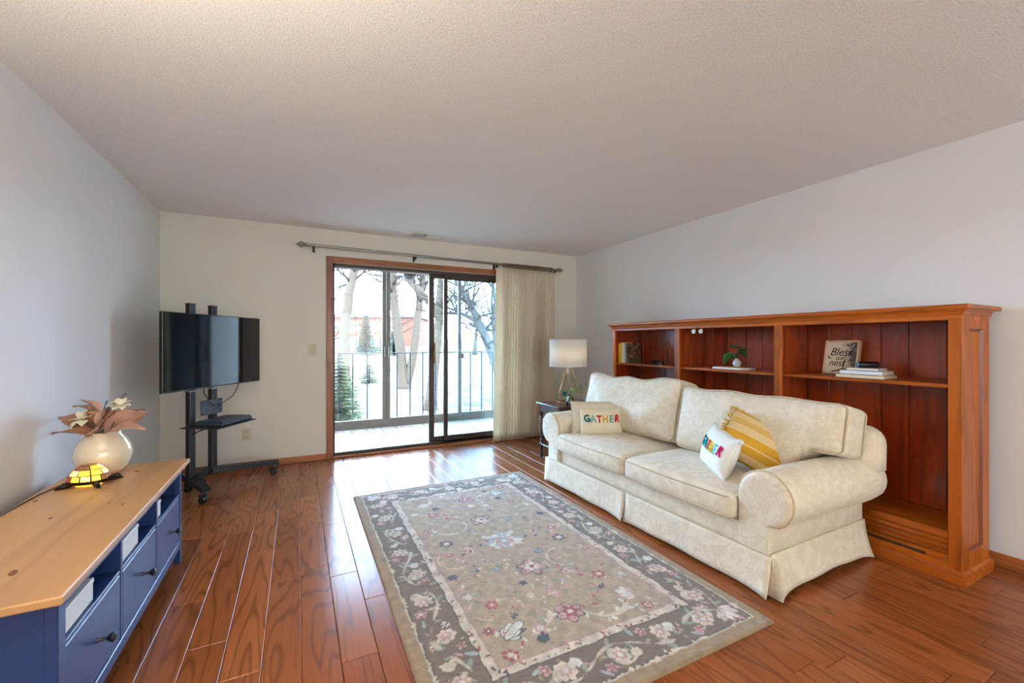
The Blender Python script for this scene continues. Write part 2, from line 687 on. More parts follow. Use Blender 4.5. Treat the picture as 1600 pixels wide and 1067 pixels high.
# ---------------------------------------------------------------- the room
X0, X1, YB, YR, HC = -1.12, 3.488, 4.9, -3.4, 2.44
DX0, DX1, DZ = 0.335, 2.75, 2.09


def room():
    w = 0.14
    tag(build(bx(X0 - w, X0, YR - w, YB + w, -0.1, HC + 0.1), 'wall_left', M['wall']), kind='structure')
    tag(build(bx(X1, X1 + w, YR - w, YB + w, -0.1, HC + 0.1), 'wall_right', M['wall']), kind='structure')
    mb = bx(X0, DX0, YB, YB + w, -0.1, HC + 0.1)
    mb.box(DX1, X1, YB, YB + w, -0.1, HC + 0.1)
    mb.box(DX0, DX1, YB, YB + w, DZ, HC + 0.1)
    mb.box(DX0, DX1, YB, YB + w, -0.1, -0.001)
    tag(build(mb, 'wall_back', M['wall_back']), kind='structure')
    mb = bx(X0, -0.9, YR - w, YR, -0.1, HC + 0.1)
    mb.box(3.3, X1, YR - w, YR, -0.1, HC + 0.1).box(-0.9, 3.3, YR - w, YR, -0.1, 0.3).box(-0.9, 3.3, YR - w, YR, 2.3, HC + 0.1)
    tag(build(mb, 'wall_rear', M['wall']), kind='structure')
    rw = thing('added_rear_window', (1.2, YR, 0.3), kind='structure')  # window added behind the camera to let in fill light
    for x in (-0.9, 0.47, 1.87, 3.24):
        build(bx(x, x + 0.06, YR - 0.09, YR - 0.04, 0.3, 2.3, 0.003), 'mullion', M['white'], rw)
    build(bx(-0.9, 3.3, YR - 0.09, YR - 0.04, 0.3, 0.36, 0.003), 'bottom_rail', M['white'], rw)
    build(bx(-0.9, 3.3, YR - 0.09, YR - 0.04, 2.24, 2.3, 0.003), 'top_rail', M['white'], rw)
    build(bx(-0.88, 3.28, YR - 0.067, YR - 0.063, 0.32, 2.28), 'pane', M['fill_pane'], rw, smooth=0)
    tag(build(bx(X0 - w, X1 + w, YR - w, YB + w, HC, HC + 0.12), 'ceiling', M['ceiling']), kind='structure')
    # hardwood floor: a slab with every plank in view a board of its own
    fl = build(bx(X0, X1, YR, YB, -0.1, -0.0125), 'floor', M['subfloor'])
    tag(fl, kind='structure')
    rng = random.Random(11)
    rest = MB()
    pw = 0.138
    for k in range(-9, 27):
        a, b = 0.0145 + pw * k, 0.0145 + pw * (k + 1)
        a, b = max(a, X0), min(b, X1)
        if b - a < 0.004:
            continue
        y = YB - 0.003 - rng.random() * 0.9
        top = YB - 0.002
        while top > YR:
            y = max(y, YR)
            g = 0.0006
            if top > 0.25:
                build(bx(a + g, b - g, y + g, top - g, -0.0125, 0.0, 0.0022), 'plank', M['floor'], fl, smooth=0, fixn=False)
            else:
                rest.box(a + g, b - g, y + g, top - g, -0.0125, 0.0, 0.0022)
            top = y
            y = top - rng.uniform(0.55, 1.35)
            if y - YR < 0.2:
                y = YR
    tag(build(rest, 'plank_field', M['floor'], fl, smooth=0, fixn=False), kind='stuff')
    # skirting
    def base(nm, mb, m):
        tag(build(mb, nm, m), kind='structure')
    mb = bx(X0, 0.273, YB - 0.014, YB, 0, 0.066, 0.004)
    mb.box(2.81, X1, YB - 0.014, YB, 0, 0.066, 0.004)
    base('baseboard_back', mb, M['trim_x'])
    base('baseboard_right', bx(X1 - 0.014, X1, YR, YB - 0.014, 0, 0.075, 0.004), M['trim_y'])
    base('baseboard_left', bx(X0, X0 + 0.014, YR, YB - 0.014, 0, 0.066, 0.004), M['trim_y'])


def door():
    d = thing('door_1', (1.54, YB, 0), kind='structure')
    build(bx(0.273, 0.335, YB - 0.02, YB, 0, 2.157, 0.004), 'casing', M['trim'], d)
    build(bx(2.75, 2.812, YB - 0.02, YB, 0, 2.157, 0.004), 'casing', M['trim'], d)
    build(bx(0.335, 2.75, YB - 0.02, YB, 2.095, 2.157, 0.004), 'casing', M['trim_x'], d)
    build(bx(0.335, 2.75, YB - 0.03, YB + 0.04, 0.0, 0.024, 0.004), 'threshold', M['trim_x'], d)
    fr = bx(0.335, 0.356, YB, YB + 0.14, 0.024, 2.09, 0.002)
    fr.box(2.73, 2.75, YB, YB + 0.14, 0.024, 2.09, 0.002)
    build(fr, 'jamb', M['bronze'], d)
    build(bx(0.335, 2.75, YB, YB + 0.14, 2.052, 2.095, 0.002), 'head_track', M['bronze'], d)
    s = bx(0.356, 2.73, YB + 0.0, YB + 0.14, 0.0, 0.03, 0.002)
    s.box(0.356, 2.73, YB + 0.02, YB + 0.03, 0.03, 0.055)
    s.box(0.356, 2.73, YB + 0.075, YB + 0.083, 0.03, 0.045)
    build(s, 'sill_track', M['bronze'], d)

    def panel(nm, xa, xb, ya, yb, sl, zb, zt, rail, gm):
        p = build(bx(xa, xa + sl, ya, yb, zb, zt, 0.003).box(xb - sl, xb, ya, yb, zb, zt, 0.003)
                  .box(xa + sl, xb - sl, ya, yb, zb, zb + rail, 0.003).box(xa + sl, xb - sl, ya, yb, zt - rail * 0.75, zt, 0.003), nm, M['bronze'], d)
        ym = (ya + yb) / 2
        build(bx(xa + sl - 0.005, xb - sl + 0.005, ym - 0.002, ym + 0.002, zb + rail - 0.005, zt - rail * 0.75 + 0.005), 'pane', gm, p, smooth=0)
        return p
    panel('fixed_panel', 1.572, 2.73, YB + 0.02, YB + 0.055, 0.05, 0.032, 2.06, 0.085, M['glass_blue'])
    p = panel('sliding_panel', 1.405, 2.62, YB + 0.075, YB + 0.11, 0.064, 0.045, 2.06, 0.06, M['glass'])
    h = bx(1.452, 1.472, YB + 0.03, YB + 0.05, 0.99, 1.23, 0.006)
    h.box(1.456, 1.468, YB + 0.045, YB + 0.08, 1.00, 1.03, 0.002).box(1.456, 1.468, YB + 0.045, YB + 0.08, 1.19, 1.22, 0.002)
    build(h, 'pull_handle', M['trim'], p, label='brown wooden pull handle')
    build(bx(1.415, 1.445, YB + 0.062, YB + 0.077, 1.04, 1.18, 0.004), 'latch_plate', M['black'], p)


def porch():
    # paved slab, basket-weave pavers one by one
    sl = tag(build(bx(-0.36, 3.8, YB + 0.14, 6.62, -0.2, -0.034), 'porch_floor', M['grout']), kind='structure')
    c = 0.207
    g = 0.0035
    rng = random.Random(5)
    x = 0.47 - 4 * c
    i = 0
    while x < 3.75:
        y = YB + 0.15
        j = 0
        while y < 6.45:
            y1 = min(y + c, 6.46)
            if (i + j) % 2 == 0:
                rs = [(x, x + c / 2, y, y1), (x + c / 2, x + c, y, y1)]
            else:
                ym = min(y + c / 2, y1)
                rs = [(x, x + c, y, ym)]
                if y1 - ym > 0.03:
                    rs.append((x, x + c, ym, y1))
            for (a, b, e, f) in rs:
                if f - e > 0.02:
                    dz = rng.uniform(-0.0015, 0.0015)
                    build(bx(a + g, b - g, e + g, f - g, -0.034, -0.02 + dz, 0.004), 'paver', M['tile'], sl, smooth=0, fixn=False)
            y += c
            j += 1
        x += c
        i += 1
    tag(build(bx(-0.36, 3.8, YB + 0.14, 6.62, 2.37, 2.47), 'porch_ceiling', M['whitesat']), kind='structure')
    tag(build(bx(-0.5, -0.36, YB + 0.14, 6.62, -0.2, 2.47), 'wall_porch_left', M['whitesat']), kind='structure')
    tag(build(bx(3.8, 3.94, YB + 0.14, 6.62, -0.2, 2.47), 'wall_porch_right', M['whitesat']), kind='structure')
    # grey framed porch windows
    w = thing('window_1', (1.7, 6.5, 0), kind='structure')
    Y0, Y1 = 6.46, 6.50
    build(bx(-0.36, 3.8, Y0, Y1, -0.02, 0.11, 0.003), 'bottom_rail', M['greyframe'], w)
    build(bx(-0.36, 3.8, Y0, Y1, 2.285, 2.37, 0.003), 'top_rail', M['white'], w)
    xs = [(-0.36, -0.3), (0.01, 0.06), (1.122, 1.176), (1.180, 1.234), (2.305, 2.356), (3.4, 3.45), (3.74, 3.8)]
    for (a, b) in xs:
        build(bx(a, b, Y0, Y1, 0.11, 2.285, 0.003), 'mullion', M['greyframe'], w)
    for x in (1.15, 1.207):
        build(bx(x - 0.008, x + 0.008, Y0 - 0.02, Y0, 1.02, 1.17, 0.004), 'latch', M['pewter'], w)
    build(bx(2.36, 2.40, Y0 + 0.005, Y1 + 0.01, 0.98, 1.06, 0.004), 'latch', M['greyframe'], w)
    for (a, b) in ((-0.3, 0.01), (0.06, 1.122), (1.234, 2.305), (2.356, 3.4)):
        build(bx(a, b, Y0 + 0.018, Y0 + 0.022, 0.11, 2.285), 'pane', M['glass'], w, smooth=0)
    # railing
    r = thing('balcony_railing', (1.7, 6.8, -0.15), 'thin black iron balcony railing outside the porch windows', 'railing')
    build(bx(-0.5, 3.95, 6.785, 6.815, 1.062, 1.078, 0.003), 'top_rail', M['iron'], r)
    build(bx(-0.5, 3.95, 6.788, 6.812, -0.02, 0.0, 0.003), 'bottom_rail', M['iron'], r)
    b0 = None
    for x in [-0.28, -0.075, 0.13, 0.335, 0.539, 0.742, 0.951] + [1.195 + 0.2065 * k for k in range(14)]:
        build(bx(x - 0.009, x + 0.009, 6.791, 6.809, -0.001, 1.063), 'baluster', M['iron'], r, smooth=0, fixn=False)
    for x in (-0.49, 3.93):
        build(bx(x - 0.02, x + 0.02, 6.78, 6.82, -0.15, 1.1, 0.003), 'post', M['iron'], r)
    tag(build(bx(-0.52, 3.96, 6.62, 6.9, -0.25, -0.1), 'balcony_edge', M['whitesat']), kind='structure')
    # ceiling fan with a bowl light
    f = thing('ceiling_fan', (1.37, 5.8, 2.09), 'white ceiling fan with bowl light hanging over the porch', 'ceiling fan')
    build(MB().lathe([(0.02, 0.17), (0.02, 0.29)], (1.37, 5.8, 2.09), 12).lathe([(0.06, 0.262), (0.07, 0.28)], (1.37, 5.8, 2.09), 16), 'downrod', M['white'], f)
    build(MB().lathe([(0.075, 0.055), (0.092, 0.065), (0.095, 0.115), (0.085, 0.17), (0.03, 0.18)], (1.37, 5.8, 2.09), 20), 'motor', simple('fan_grey', lin(58, 50, 46), 0.4), f)
    build(MB().lathe([(0.005, 0.0), (0.04, 0.005), (0.07, 0.025), (0.085, 0.055)], (1.37, 5.8, 2.09), 20), 'light_bowl', simple('fan_bowl', lin(96, 84, 76), 0.3), f)
    for k in range(5):
        a = math.radians(20 + 72 * k)
        mb = MB().add([(0.09, -0.03, 0.125), (0.18, -0.055, 0.13), (0.52, -0.065, 0.14), (0.54, 0.0, 0.14), (0.52, 0.065, 0.135), (0.18, 0.055, 0.12), (0.09, 0.03, 0.12)],
                      [(0, 1, 2, 3, 4, 5, 6)])
        mb.xf(Matrix.Translation((1.37, 5.8, 2.09)) @ Matrix.Rotation(a, 4, 'Z'))
        build(mb, 'blade', M['white'], f, smooth=0, solid=0.008)


# ---------------------------------------------------------------- outside
def ground_z(x, y):
    t = 0.451 * x + 0.893 * y
    return -0.97 + 0.0388 * (min(t, 90) - 20) if t > 8 else -1.44


def twigs(mb, p, d, L, r, depth, rng):
    """recursive bare branches"""
    n = 4
    pts = [Vector(p)]
    dd = Vector(d).normalized()
    for i in range(n):
        dd = (dd + Vector((rng.uniform(-.22, .22), rng.uniform(-.22, .22), rng.uniform(-.12, .2)))).normalized()
        pts.append(pts[-1] + dd * L / n)
    rs = [r * (1 - 0.75 * i / n) for i in range(n + 1)]
    mb.tube(pts, rs, 5 if depth > 1 else 3)
    if depth > 0:
        for k in range(rng.choice((2, 3, 3))):
            i = rng.randint(1, n)
            side = Vector((rng.uniform(-1, 1), rng.uniform(-1, 1), rng.uniform(-.2, .7))).normalized()
            twigs(mb, pts[i], dd * 0.7 + side * 0.8, L * rng.uniform(.45, .75), max(rs[i] * 0.68, 0.010), depth - 1, rng)


def bare_tree(label, stems, mat, nbr, seed, bl=1.8, depth=3, name='bare_tree', low=0.45):
    rng = random.Random(seed)
    b = stems[0][0][0]
    t = thing(name, b, label, 'tree', 'bare trees outside')
    for si, (path, r0, r1) in enumerate(stems):
        P = [Vector(p) for p in path]
        if si == 0:
            P[0] = P[0] - Vector((0, 0, 0.25))
        Q = []
        for i in range(len(P) - 1):
            for k in range(3):
                q = P[i].lerp(P[i + 1], k / 3)
                Q.append(q + Vector((rng.uniform(-.02, .02), rng.uniform(-.02, .02), 0)) * (1 if k else 0))
        Q.append(P[-1])
        m = len(Q)
        R = [r0 + (r1 - r0) * i / (m - 1) for i in range(m)]
        if si == 0:
            R[0] *= 1.5
            R[1] *= 1.2
        build(MB().tube(Q, R, 10), 'trunk' if si == 0 else 'stem', mat, t, smooth=180)
        for k in range(nbr):
            i = rng.randint(int(m * low), m - 1)
            mb = MB()
            d = Vector((rng.uniform(-1, 1), rng.uniform(-1, 1), rng.uniform(-.05, .9)))
            twigs(mb, Q[i], d, bl * rng.uniform(.6, 1.2), max(R[i] * 0.4, 0.03), depth, rng)
            build(mb, 'branch', M['twig'], t, smooth=0, fixn=False)
    return t


def spruce(label, base, h, rad, mat, seed, dens=1.0, name='spruce_tree'):
    rng = random.Random(seed)
    t = thing(name, base, label, 'tree', 'spruce trees outside')
    bxx, byy, bz = base
    build(MB().tube([(bxx, byy, bz - 0.2), (bxx, byy, bz + h * 0.97)], [rad * 0.08, 0.01], 8), 'trunk', M['bark2'], t)
    mb = MB()
    layers = int(16 * dens)
    for k in range(layers):
        f = k / (layers - 1)
        z = bz + h * (0.05 + 0.93 * f)
        R = rad * (1 - f) ** 0.85 + 0.03 * rad
        nb = max(5, int((18 - 12 * f) * dens))
        for j in range(nb):
            a = rng.uniform(0, 2 * PI)
            L = R * rng.uniform(0.7, 1.12)
            dr = rng.uniform(0.10, 0.26)
            ca, sa = math.cos(a), math.sin(a)
            prev = None
            m = 7
            for q in range(m):
                u0, u1 = q / m, (q + 1) / m
                w = 0.19 * rad * (1 - u0 * 0.55) * rng.uniform(0.7, 1.3) + 0.01
                for sd in (-1, 1):
                    x0, z0 = L * u0, -dr * L * u0 * (1.4 - u0)
                    x1, z1 = L * (u1 + 0.08), -dr * L * u1 * (1.4 - u1) - w * 0.4
                    p0 = (bxx + ca * x0, byy + sa * x0, z + z0)
                    p1 = (bxx + ca * x1 - sa * sd * w, byy + sa * x1 + ca * sd * w, z + z1)
                    p2 = (bxx + ca * L * u1, byy + sa * L * u1, z - dr * L * u1 * (1.4 - u1) + w * 0.12)
                    mb.add([p0, p1, p2], [(0, 1, 2)])
    build(mb, 'foliage', mat, t, smooth=0, fixn=False)
    return t


def outside():
    P = []
    xs = np.linspace(-70, 110, 46)
    ys = np.concatenate([np.linspace(6.9, 40, 24), np.linspace(44, 150, 16)])
    for y in ys:
        P.append([(x, y, ground_z(x, y) + 0.08 * mnoise.noise(Vector((x * .12, y * .12, 0)))) for x in xs])
    tag(build(MB().grid(P), 'ground', M['lawn'], smooth=180), kind='structure')
    bare_tree('pale leaning bare tree at the left edge of the sliding door view',
              [([(1.75, 19.29, -0.97), (1.77, 19.28, 1.62), (1.94, 19.19, 3.25), (2.21, 19.06, 4.61), (2.35, 18.98, 5.9), (2.5, 18.9, 7.4)], 0.24, 0.12)], M['bark'], 26, 3)
    bare_tree('bare tree with two trunks spreading in a V behind the railing',
              [([(4.53, 20.12, -0.97), (4.39, 20.19, 0.15), (4.23, 20.27, 1.66), (4.02, 20.38, 3.47), (3.94, 20.42, 4.68), (3.85, 20.46, 6.19), (3.7, 20.5, 8)], 0.26, 0.13),
               ([(4.57, 20.1, -0.9), (4.85, 19.96, 0.45), (5.04, 19.86, 2.26), (5.18, 19.8, 3.47), (5.36, 19.7, 4.68), (5.58, 19.59, 6.19), (5.8, 19.5, 8)], 0.21, 0.11)], M['bark'], 20, 5)
    bare_tree('bare tree behind the door stile with a thick limb slanting up left',
              [([(4.18, 14.69, -1.15), (4.35, 14.61, 0.65), (4.47, 14.55, 2.01), (4.55, 14.51, 3.37), (4.59, 14.49, 4.5), (4.6, 14.4, 6)], 0.19, 0.1),
               ([(4.45, 14.56, 2.09), (4.35, 14.61, 2.42), (3.84, 14.87, 3.03), (3.38, 15.1, 3.6), (3.03, 15.28, 4.0), (2.53, 15.53, 4.5)], 0.14, 0.09)], M['bark'], 6, 8, 1.3)
    bare_tree('grey bare tree leaning left outside the fixed door pane',
              [([(6.32, 12.49, -1.4), (5.91, 12.7, 0.37), (5.57, 12.87, 1.32), (5.28, 13.02, 2.06), (4.96, 13.18, 2.7), (4.72, 13.3, 3.23), (4.43, 13.45, 3.76)], 0.2, 0.05),
               ([(5.66, 12.83, 1.12), (5.19, 13.06, 1.96), (4.85, 13.24, 2.17), (4.43, 13.45, 2.17)], 0.1, 0.03),
               ([(5.91, 12.7, 0.37), (5.8, 12.8, 1.6), (5.9, 12.9, 2.6), (5.75, 13.0, 3.8)], 0.1, 0.04)], M['bark2'], 18, 13, 1.6, low=0.2)
    k = 0
    for (x, y, h, lab) in ((2.5, 40, 9, 'distant bare tree left of the blue spruce'), (10.5, 50, 10, 'distant bare tree in front of the brick building corner'),
                           (16, 40, 9, 'distant bare tree right of the brick building'), (21, 38, 9, 'distant bare tree near the curtain edge'), (13.5, 30, 8, 'mid-distance bare tree behind the fixed pane')):
        z = ground_z(x, y)
        k += 1
        bare_tree(lab, [([(x, y, z), (x + .2, y, z + h * .3), (x - .1, y, z + h * .6), (x + .2, y, z + h)], 0.2, 0.05)], M['bark'], 12, 40 + k, h * 0.35, 3, low=0.25)
    spruce('tall blue-green spruce left of the porch mullion', (6.06, 44.01, 0.0), 4.3, 1.15, M['spruce'], 1, 1.7)
    spruce('blue-green spruce just right of the porch mullion', (8.6, 42.72, -0.05), 3.6, 1.1, M['spruce'], 2, 1.7)
    spruce('low rounded spruce behind the other spruces', (9.2, 51, 0.2), 3.0, 1.5, M['spruce2'], 7)
    spruce('small young spruce seen through the railing', (3.32, 22.98, -0.87), 1.2, 0.62, M['spruce2'], 3, 0.8, 'young_spruce')
    spruce('pale green spruce close to the railing at lower left', (0.98, 11.81, -1.25), 2.2, 0.75, M['spruce2'], 4, 1.5)
    # brick apartment block
    b = thing('brick_building', (10.2, 62, -0.1), 'low orange brick apartment building far behind the trees', 'building', rz=math.radians(-26.8))
    hw = 5.3
    wl = MB().box(-hw - 3, hw, 0, 9, -0.6, 4.75)
    build(wl, 'wall', M['brickf'], b, local=True, smooth=0)
    build(MB().box(-hw - 3.2, hw + 0.25, -0.25, 9.2, 4.75, 5.05), 'roof', M['brickd'], b, local=True, smooth=0)
    for i in range(4):
        for j in range(2):
            x = -hw - 1.6 + i * 2.9
            z = 0.7 + 2.15 * j
            w = build(MB().box(x, x + 1.2, -0.06, 0.05, z, z + 1.3), 'window', M['white'], b, local=True, smooth=0)
            build(MB().box(x + 0.08, x + 0.57, -0.08, -0.05, z + 0.08, z + 1.22).box(x + 0.63, x + 1.12, -0.08, -0.05, z + 0.08, z + 1.22), 'pane', M['panef'], w, local=True, smooth=0)



def fill_uplight():  # lamp added out of view to brighten and warm the ceiling
    c = Vector((-0.78, 0.45, 0))
    t = thing('added_uplight', c, 'added unseen bronze uplight behind the viewer by the left wall', 'lamp')
    build(MB().lathe([(0.14, 0), (0.14, 0.015), (0.03, 0.03), (0.012, 0.05)], c, 28), 'base', M['antique'], t)
    build(MB().tube([c + Vector((0, 0, 0.04)), c + Vector((0, 0, 1.62))], 0.012, 12), 'pole', M['antique'], t)
    build(MB().lathe([(0.02, 1.60), (0.08, 1.63), (0.16, 1.70), (0.19, 1.76), (0.186, 1.765), (0.155, 1.708), (0.07, 1.64)], c, 32, cap=False), 'bowl', M['white'], t)
    build(MB().lathe([(0.13, 1.695), (0.131, 1.70), (0.01, 1.712)], c, 28), 'lit_disc', emit('uplight', (1.0, 0.90, 0.70, 1), 330.0), t)


room()
fill_uplight()
door()
porch()
outside()

# ---------------------------------------------------------------- rug
def rug():
    W, L, st = 1.505, 2.435, 0.0042
    nx, ny = int(W / st) + 1, int(L / st) + 1
    U, Vv = np.meshgrid(np.linspace(0, W, nx), np.linspace(0, L, ny))
    rs = np.random.RandomState(4)
    cl = lambda *c: np.array(lin(*c)[:3])
    TAN, TAUPE, CREAM, FIELD = cl(160, 130, 92), cl(106, 84, 68), cl(228, 214, 196), cl(182, 160, 132)
    DARK, NAVY, RED, PINK, SAGE, SKYB, WHITE = cl(56, 46, 42), cl(52, 58, 78), cl(170, 62, 70), cl(206, 158, 154), cl(150, 160, 140), cl(168, 182, 188), cl(234, 230, 222)
    C = np.zeros((ny, nx, 3))
    # low-frequency wobble makes the hand-tufted edges uneven
    wob = np.zeros((ny, nx))
    for k in range(26):
        a, b, p = rs.uniform(-60, 60), rs.uniform(-60, 60), rs.uniform(0, 6.28)
        wob += np.sin(a * U + b * Vv + p)
    wob *= 0.0008
    D = np.minimum(np.minimum(U, W - U), np.minimum(Vv, L - Vv)) + wob
    C[:] = FIELD
    C[D < 0.300] = PINK * 0.85
    C[D < 0.291] = CREAM
    C[D < 0.252] = DARK
    C[D < 0.246] = TAUPE
    C[D < 0.072] = DARK
    C[D < 0.064] = CREAM * 0.8
    C[D < 0.056] = TAN
    H = np.zeros((ny, nx))

    def win(u, v, r):
        i0, i1 = max(0, int((v - r) / st)), min(ny, int((v + r) / st) + 2)
        j0, j1 = max(0, int((u - r) / st)), min(nx, int((u + r) / st) + 2)
        return slice(i0, i1), slice(j0, j1)

    def disk(u, v, r, c):
        a, b = win(u, v, r * 1.3)
        if a.start >= a.stop or b.start >= b.stop:
            return
        m = np.hypot(U[a, b] - u, Vv[a, b] - v) + wob[a, b] * 1.2 < r
        C[a, b][m] = c
        H[a, b][m] = 0.0012

    def petal(u, v, ang, ln, wd, c, edge=None):
        cx, cy = u + math.cos(ang) * ln / 2, v + math.sin(ang) * ln / 2
        a, b = win(cx, cy, ln)
        if a.start >= a.stop or b.start >= b.stop:
            return
        X_, Y_ = U[a, b] - cx, Vv[a, b] - cy
        p = (X_ * math.cos(ang) + Y_ * math.sin(ang)) / (ln / 2)
        q = (-X_ * math.sin(ang) + Y_ * math.cos(ang)) / (wd / 2)
        e = p * p + q * q + 150 * wob[a, b]
        if edge is not None:
            m2 = e < 1.55
            C[a, b][m2] = edge
        m = e < 1
        C[a, b][m] = c
        H[a, b][m] = 0.0015

    def flower(u, v, r, c1, c2, n=6, a0=0.0, edge=None):
        for k in range(n):
            petal(u, v, a0 + 2 * PI * k / n, r, r * 0.62, c1, edge)
        for k in range(n):
            petal(u, v, a0 + PI / n + 2 * PI * k / n, r * 0.6, r * 0.3, c2)
        disk(u, v, r * 0.2, WHITE if c2 is not WHITE else RED)

    def palm(u, v, ang, s, c, edge=None):
        for k, f in ((-2, .6), (2, .6), (-1, .85), (1, .85), (0, 1.1)):
            petal(u, v, ang + 0.5 * k, s * f, s * 0.34, c, edge)

    def curve(pts, r, c, leaf=None, every=9, ls=0.035):
        n = len(pts)
        for i, (u, v) in enumerate(pts):
            disk(u, v, r * (0.6 + 0.4 * math.sin(PI * i / n)), c)
            if leaf is not None and i % every == every // 2 and 0 < i < n - 1:
                t = math.atan2(pts[i + 1][1] - pts[i - 1][1], pts[i + 1][0] - pts[i - 1][0])
                sd = 1 if (i // every) % 2 else -1
                petal(u, v, t + sd * 0.9, ls, ls * 0.42, leaf)

    def arc(cx, cy, r0, r1, a0, a1, w, c, leaf=None, every=10, ls=0.035):
        n = int(abs(a1 - a0) * max(r0, r1) / 0.006) + 4
        curve([(cx + (r0 + (r1 - r0) * t / n) * math.cos(a0 + (a1 - a0) * t / n), cy + (r0 + (r1 - r0) * t / n) * math.sin(a0 + (a1 - a0) * t / n)) for t in range(n + 1)], w, c, leaf, every, ls)
    # specks on the cream guard stripe and the scalloped outer line
    for k in range(150):
        t = rs.uniform(0, 1)
        s = rs.randint(4)
        d = 0.271
        u, v = [(d, d + t * (L - 2 * d)), (W - d, d + t * (L - 2 * d)), (d + t * (W - 2 * d), d), (d + t * (W - 2 * d), L - d)][s]
        petal(u, v, rs.uniform(0, 6.28), 0.022, 0.009, DARK if k % 3 else RED)
    for k in range(420):
        t = rs.uniform(0, 1)
        s = rs.randint(4)
        d = 0.062 + rs.uniform(-.006, .006)
        u, v = [(d, t * L), (W - d, t * L), (t * W, d), (t * W, L - d)][s]
        if min(u, W - u, v, L - v) > 0.05:
            disk(u, v, rs.uniform(.003, .007), CREAM)
    # border scroll
    def side(fn, length, n):
        wl = length / n
        pts = []
        m = int(length / 0.007)
        for i in range(m + 1):
            s = i * length / m
            pts.append(fn(s, 0.045 * math.sin(2 * PI * s / wl * 0.5)))
        curve(pts, 0.0055, CREAM * 0.85, SAGE, 11, 0.045)
        for k in range(n):
            s = (k + 0.5) * wl
            sg = 1 if k % 2 == 0 else -1
            u, v = fn(s, -0.012 * sg)
            flower(u, v, 0.048, CREAM, PINK, 7, rs.uniform(0, 1), None)
            for q in range(7):
                uu, vv = fn(s + rs.uniform(-.5, .5) * wl, rs.uniform(-.075, .075))
                petal(uu, vv, rs.uniform(0, 6.28), rs.uniform(.02, .045), rs.uniform(.007, .013), [CREAM, PINK, SAGE, SKYB, CREAM, TAN][rs.randint(6)])
            u, v = fn(s + wl * 0.3, -0.045 * sg)
            palm(u, v, rs.uniform(0, 6.28), 0.05, WHITE if k % 2 else CREAM)
            u, v = fn(s - wl * 0.3, -0.05 * sg)
            flower(u, v, 0.028, PINK, RED, 5, rs.uniform(0, 1))
            u, v = fn(s + wl * 0.5, 0.05 * sg)
            petal(u, v, rs.uniform(0, 6.28), 0.05, 0.016, SKYB)
            arc(*fn(s, 0.0), 0.03, 0.07, k, k + 3.5, 0.004, CREAM * 0.9)
    d = 0.158
    side(lambda s, o: (d + o, d + s), L - 2 * d, 8)
    side(lambda s, o: (W - d + o, d + s), L - 2 * d, 8)
    side(lambda s, o: (d + s, d + o), W - 2 * d, 5)
    side(lambda s, o: (d + s, L - d + o), W - 2 * d, 5)
    for (u, v) in ((d, d), (W - d, d), (d, L - d), (W - d, L - d)):
        palm(u, v, math.atan2(L / 2 - v, W / 2 - u) + PI, 0.09, WHITE, PINK)
    # field: scrolls, then flowers (laid out as in the rug, mirrored end to end)
    def both(f):
        f(lambda u, v: (u, v), 1)
        f(lambda u, v: (W - u, L - v), -1)

    def field(m, sg):
        r180 = 0 if sg > 0 else PI
        def A(cx, cy, r0, r1, a0, a1, w, c, leaf=None, ls=0.035):
            x, y = m(cx, cy)
            arc(x, y, r0, r1, a0 + r180, a1 + r180, w, c, leaf, 10, ls)
        A(0.52, 0.55, 0.17, 0.12, 3.4, 6.6, 0.0075, CREAM, WHITE)
        A(0.92, 0.47, 0.14, 0.10, 3.3, 6.2, 0.0075, CREAM, WHITE, 0.045)
        A(0.47, 0.80, 0.16, 0.10, 1.4, 4.4, 0.005, PINK, SAGE)
        A(0.98, 0.88, 0.13, 0.08, 0.2, 4.6, 0.008, CREAM, SAGE, 0.045)
        A(0.78, 0.66, 0.22, 0.18, 4.4, 7.4, 0.004, PINK * 0.8, RED)
        A(0.62, 1.06, 0.2, 0.15, 0.6, 3.9, 0.005, PINK, NAVY)
        A(0.42, 1.12, 0.12, 0.07, 2.2, 6.0, 0.004, CREAM, PINK)
        A(1.08, 1.12, 0.16, 0.1, -1.2, 2.2, 0.005, PINK * 0.9, SAGE)
        A(0.75, 0.34, 0.3, 0.24, 0.4, 2.7, 0.004, SAGE, PINK)
        for (u, v, r, c1, c2) in ((0.729, 0.457, 0.065, PINK, RED), (0.425, 0.656, 0.035, RED, PINK), (0.736, 0.61, 0.05, PINK, CREAM), (0.759, 0.873, 0.075, PINK, WHITE),
                                  (1.043, 0.65, 0.038, RED, PINK), (0.394, 1.19, 0.05, PINK, RED), (1.083, 1.10, 0.045, NAVY, PINK), (0.365, 0.335, 0.035, RED, PINK),
                                  (1.083, 0.335, 0.03, RED, WHITE), (0.9, 0.75, 0.03, PINK, WHITE), (0.55, 0.42, 0.03, PINK, WHITE), (0.34, 0.5, 0.03, RED, NAVY), (1.16, 0.9, 0.035, PINK, RED)):
            flower(*m(u, v), r, c1, c2, 6, r180 + u * 9, NAVY * 1.1 if r > 0.06 else None)
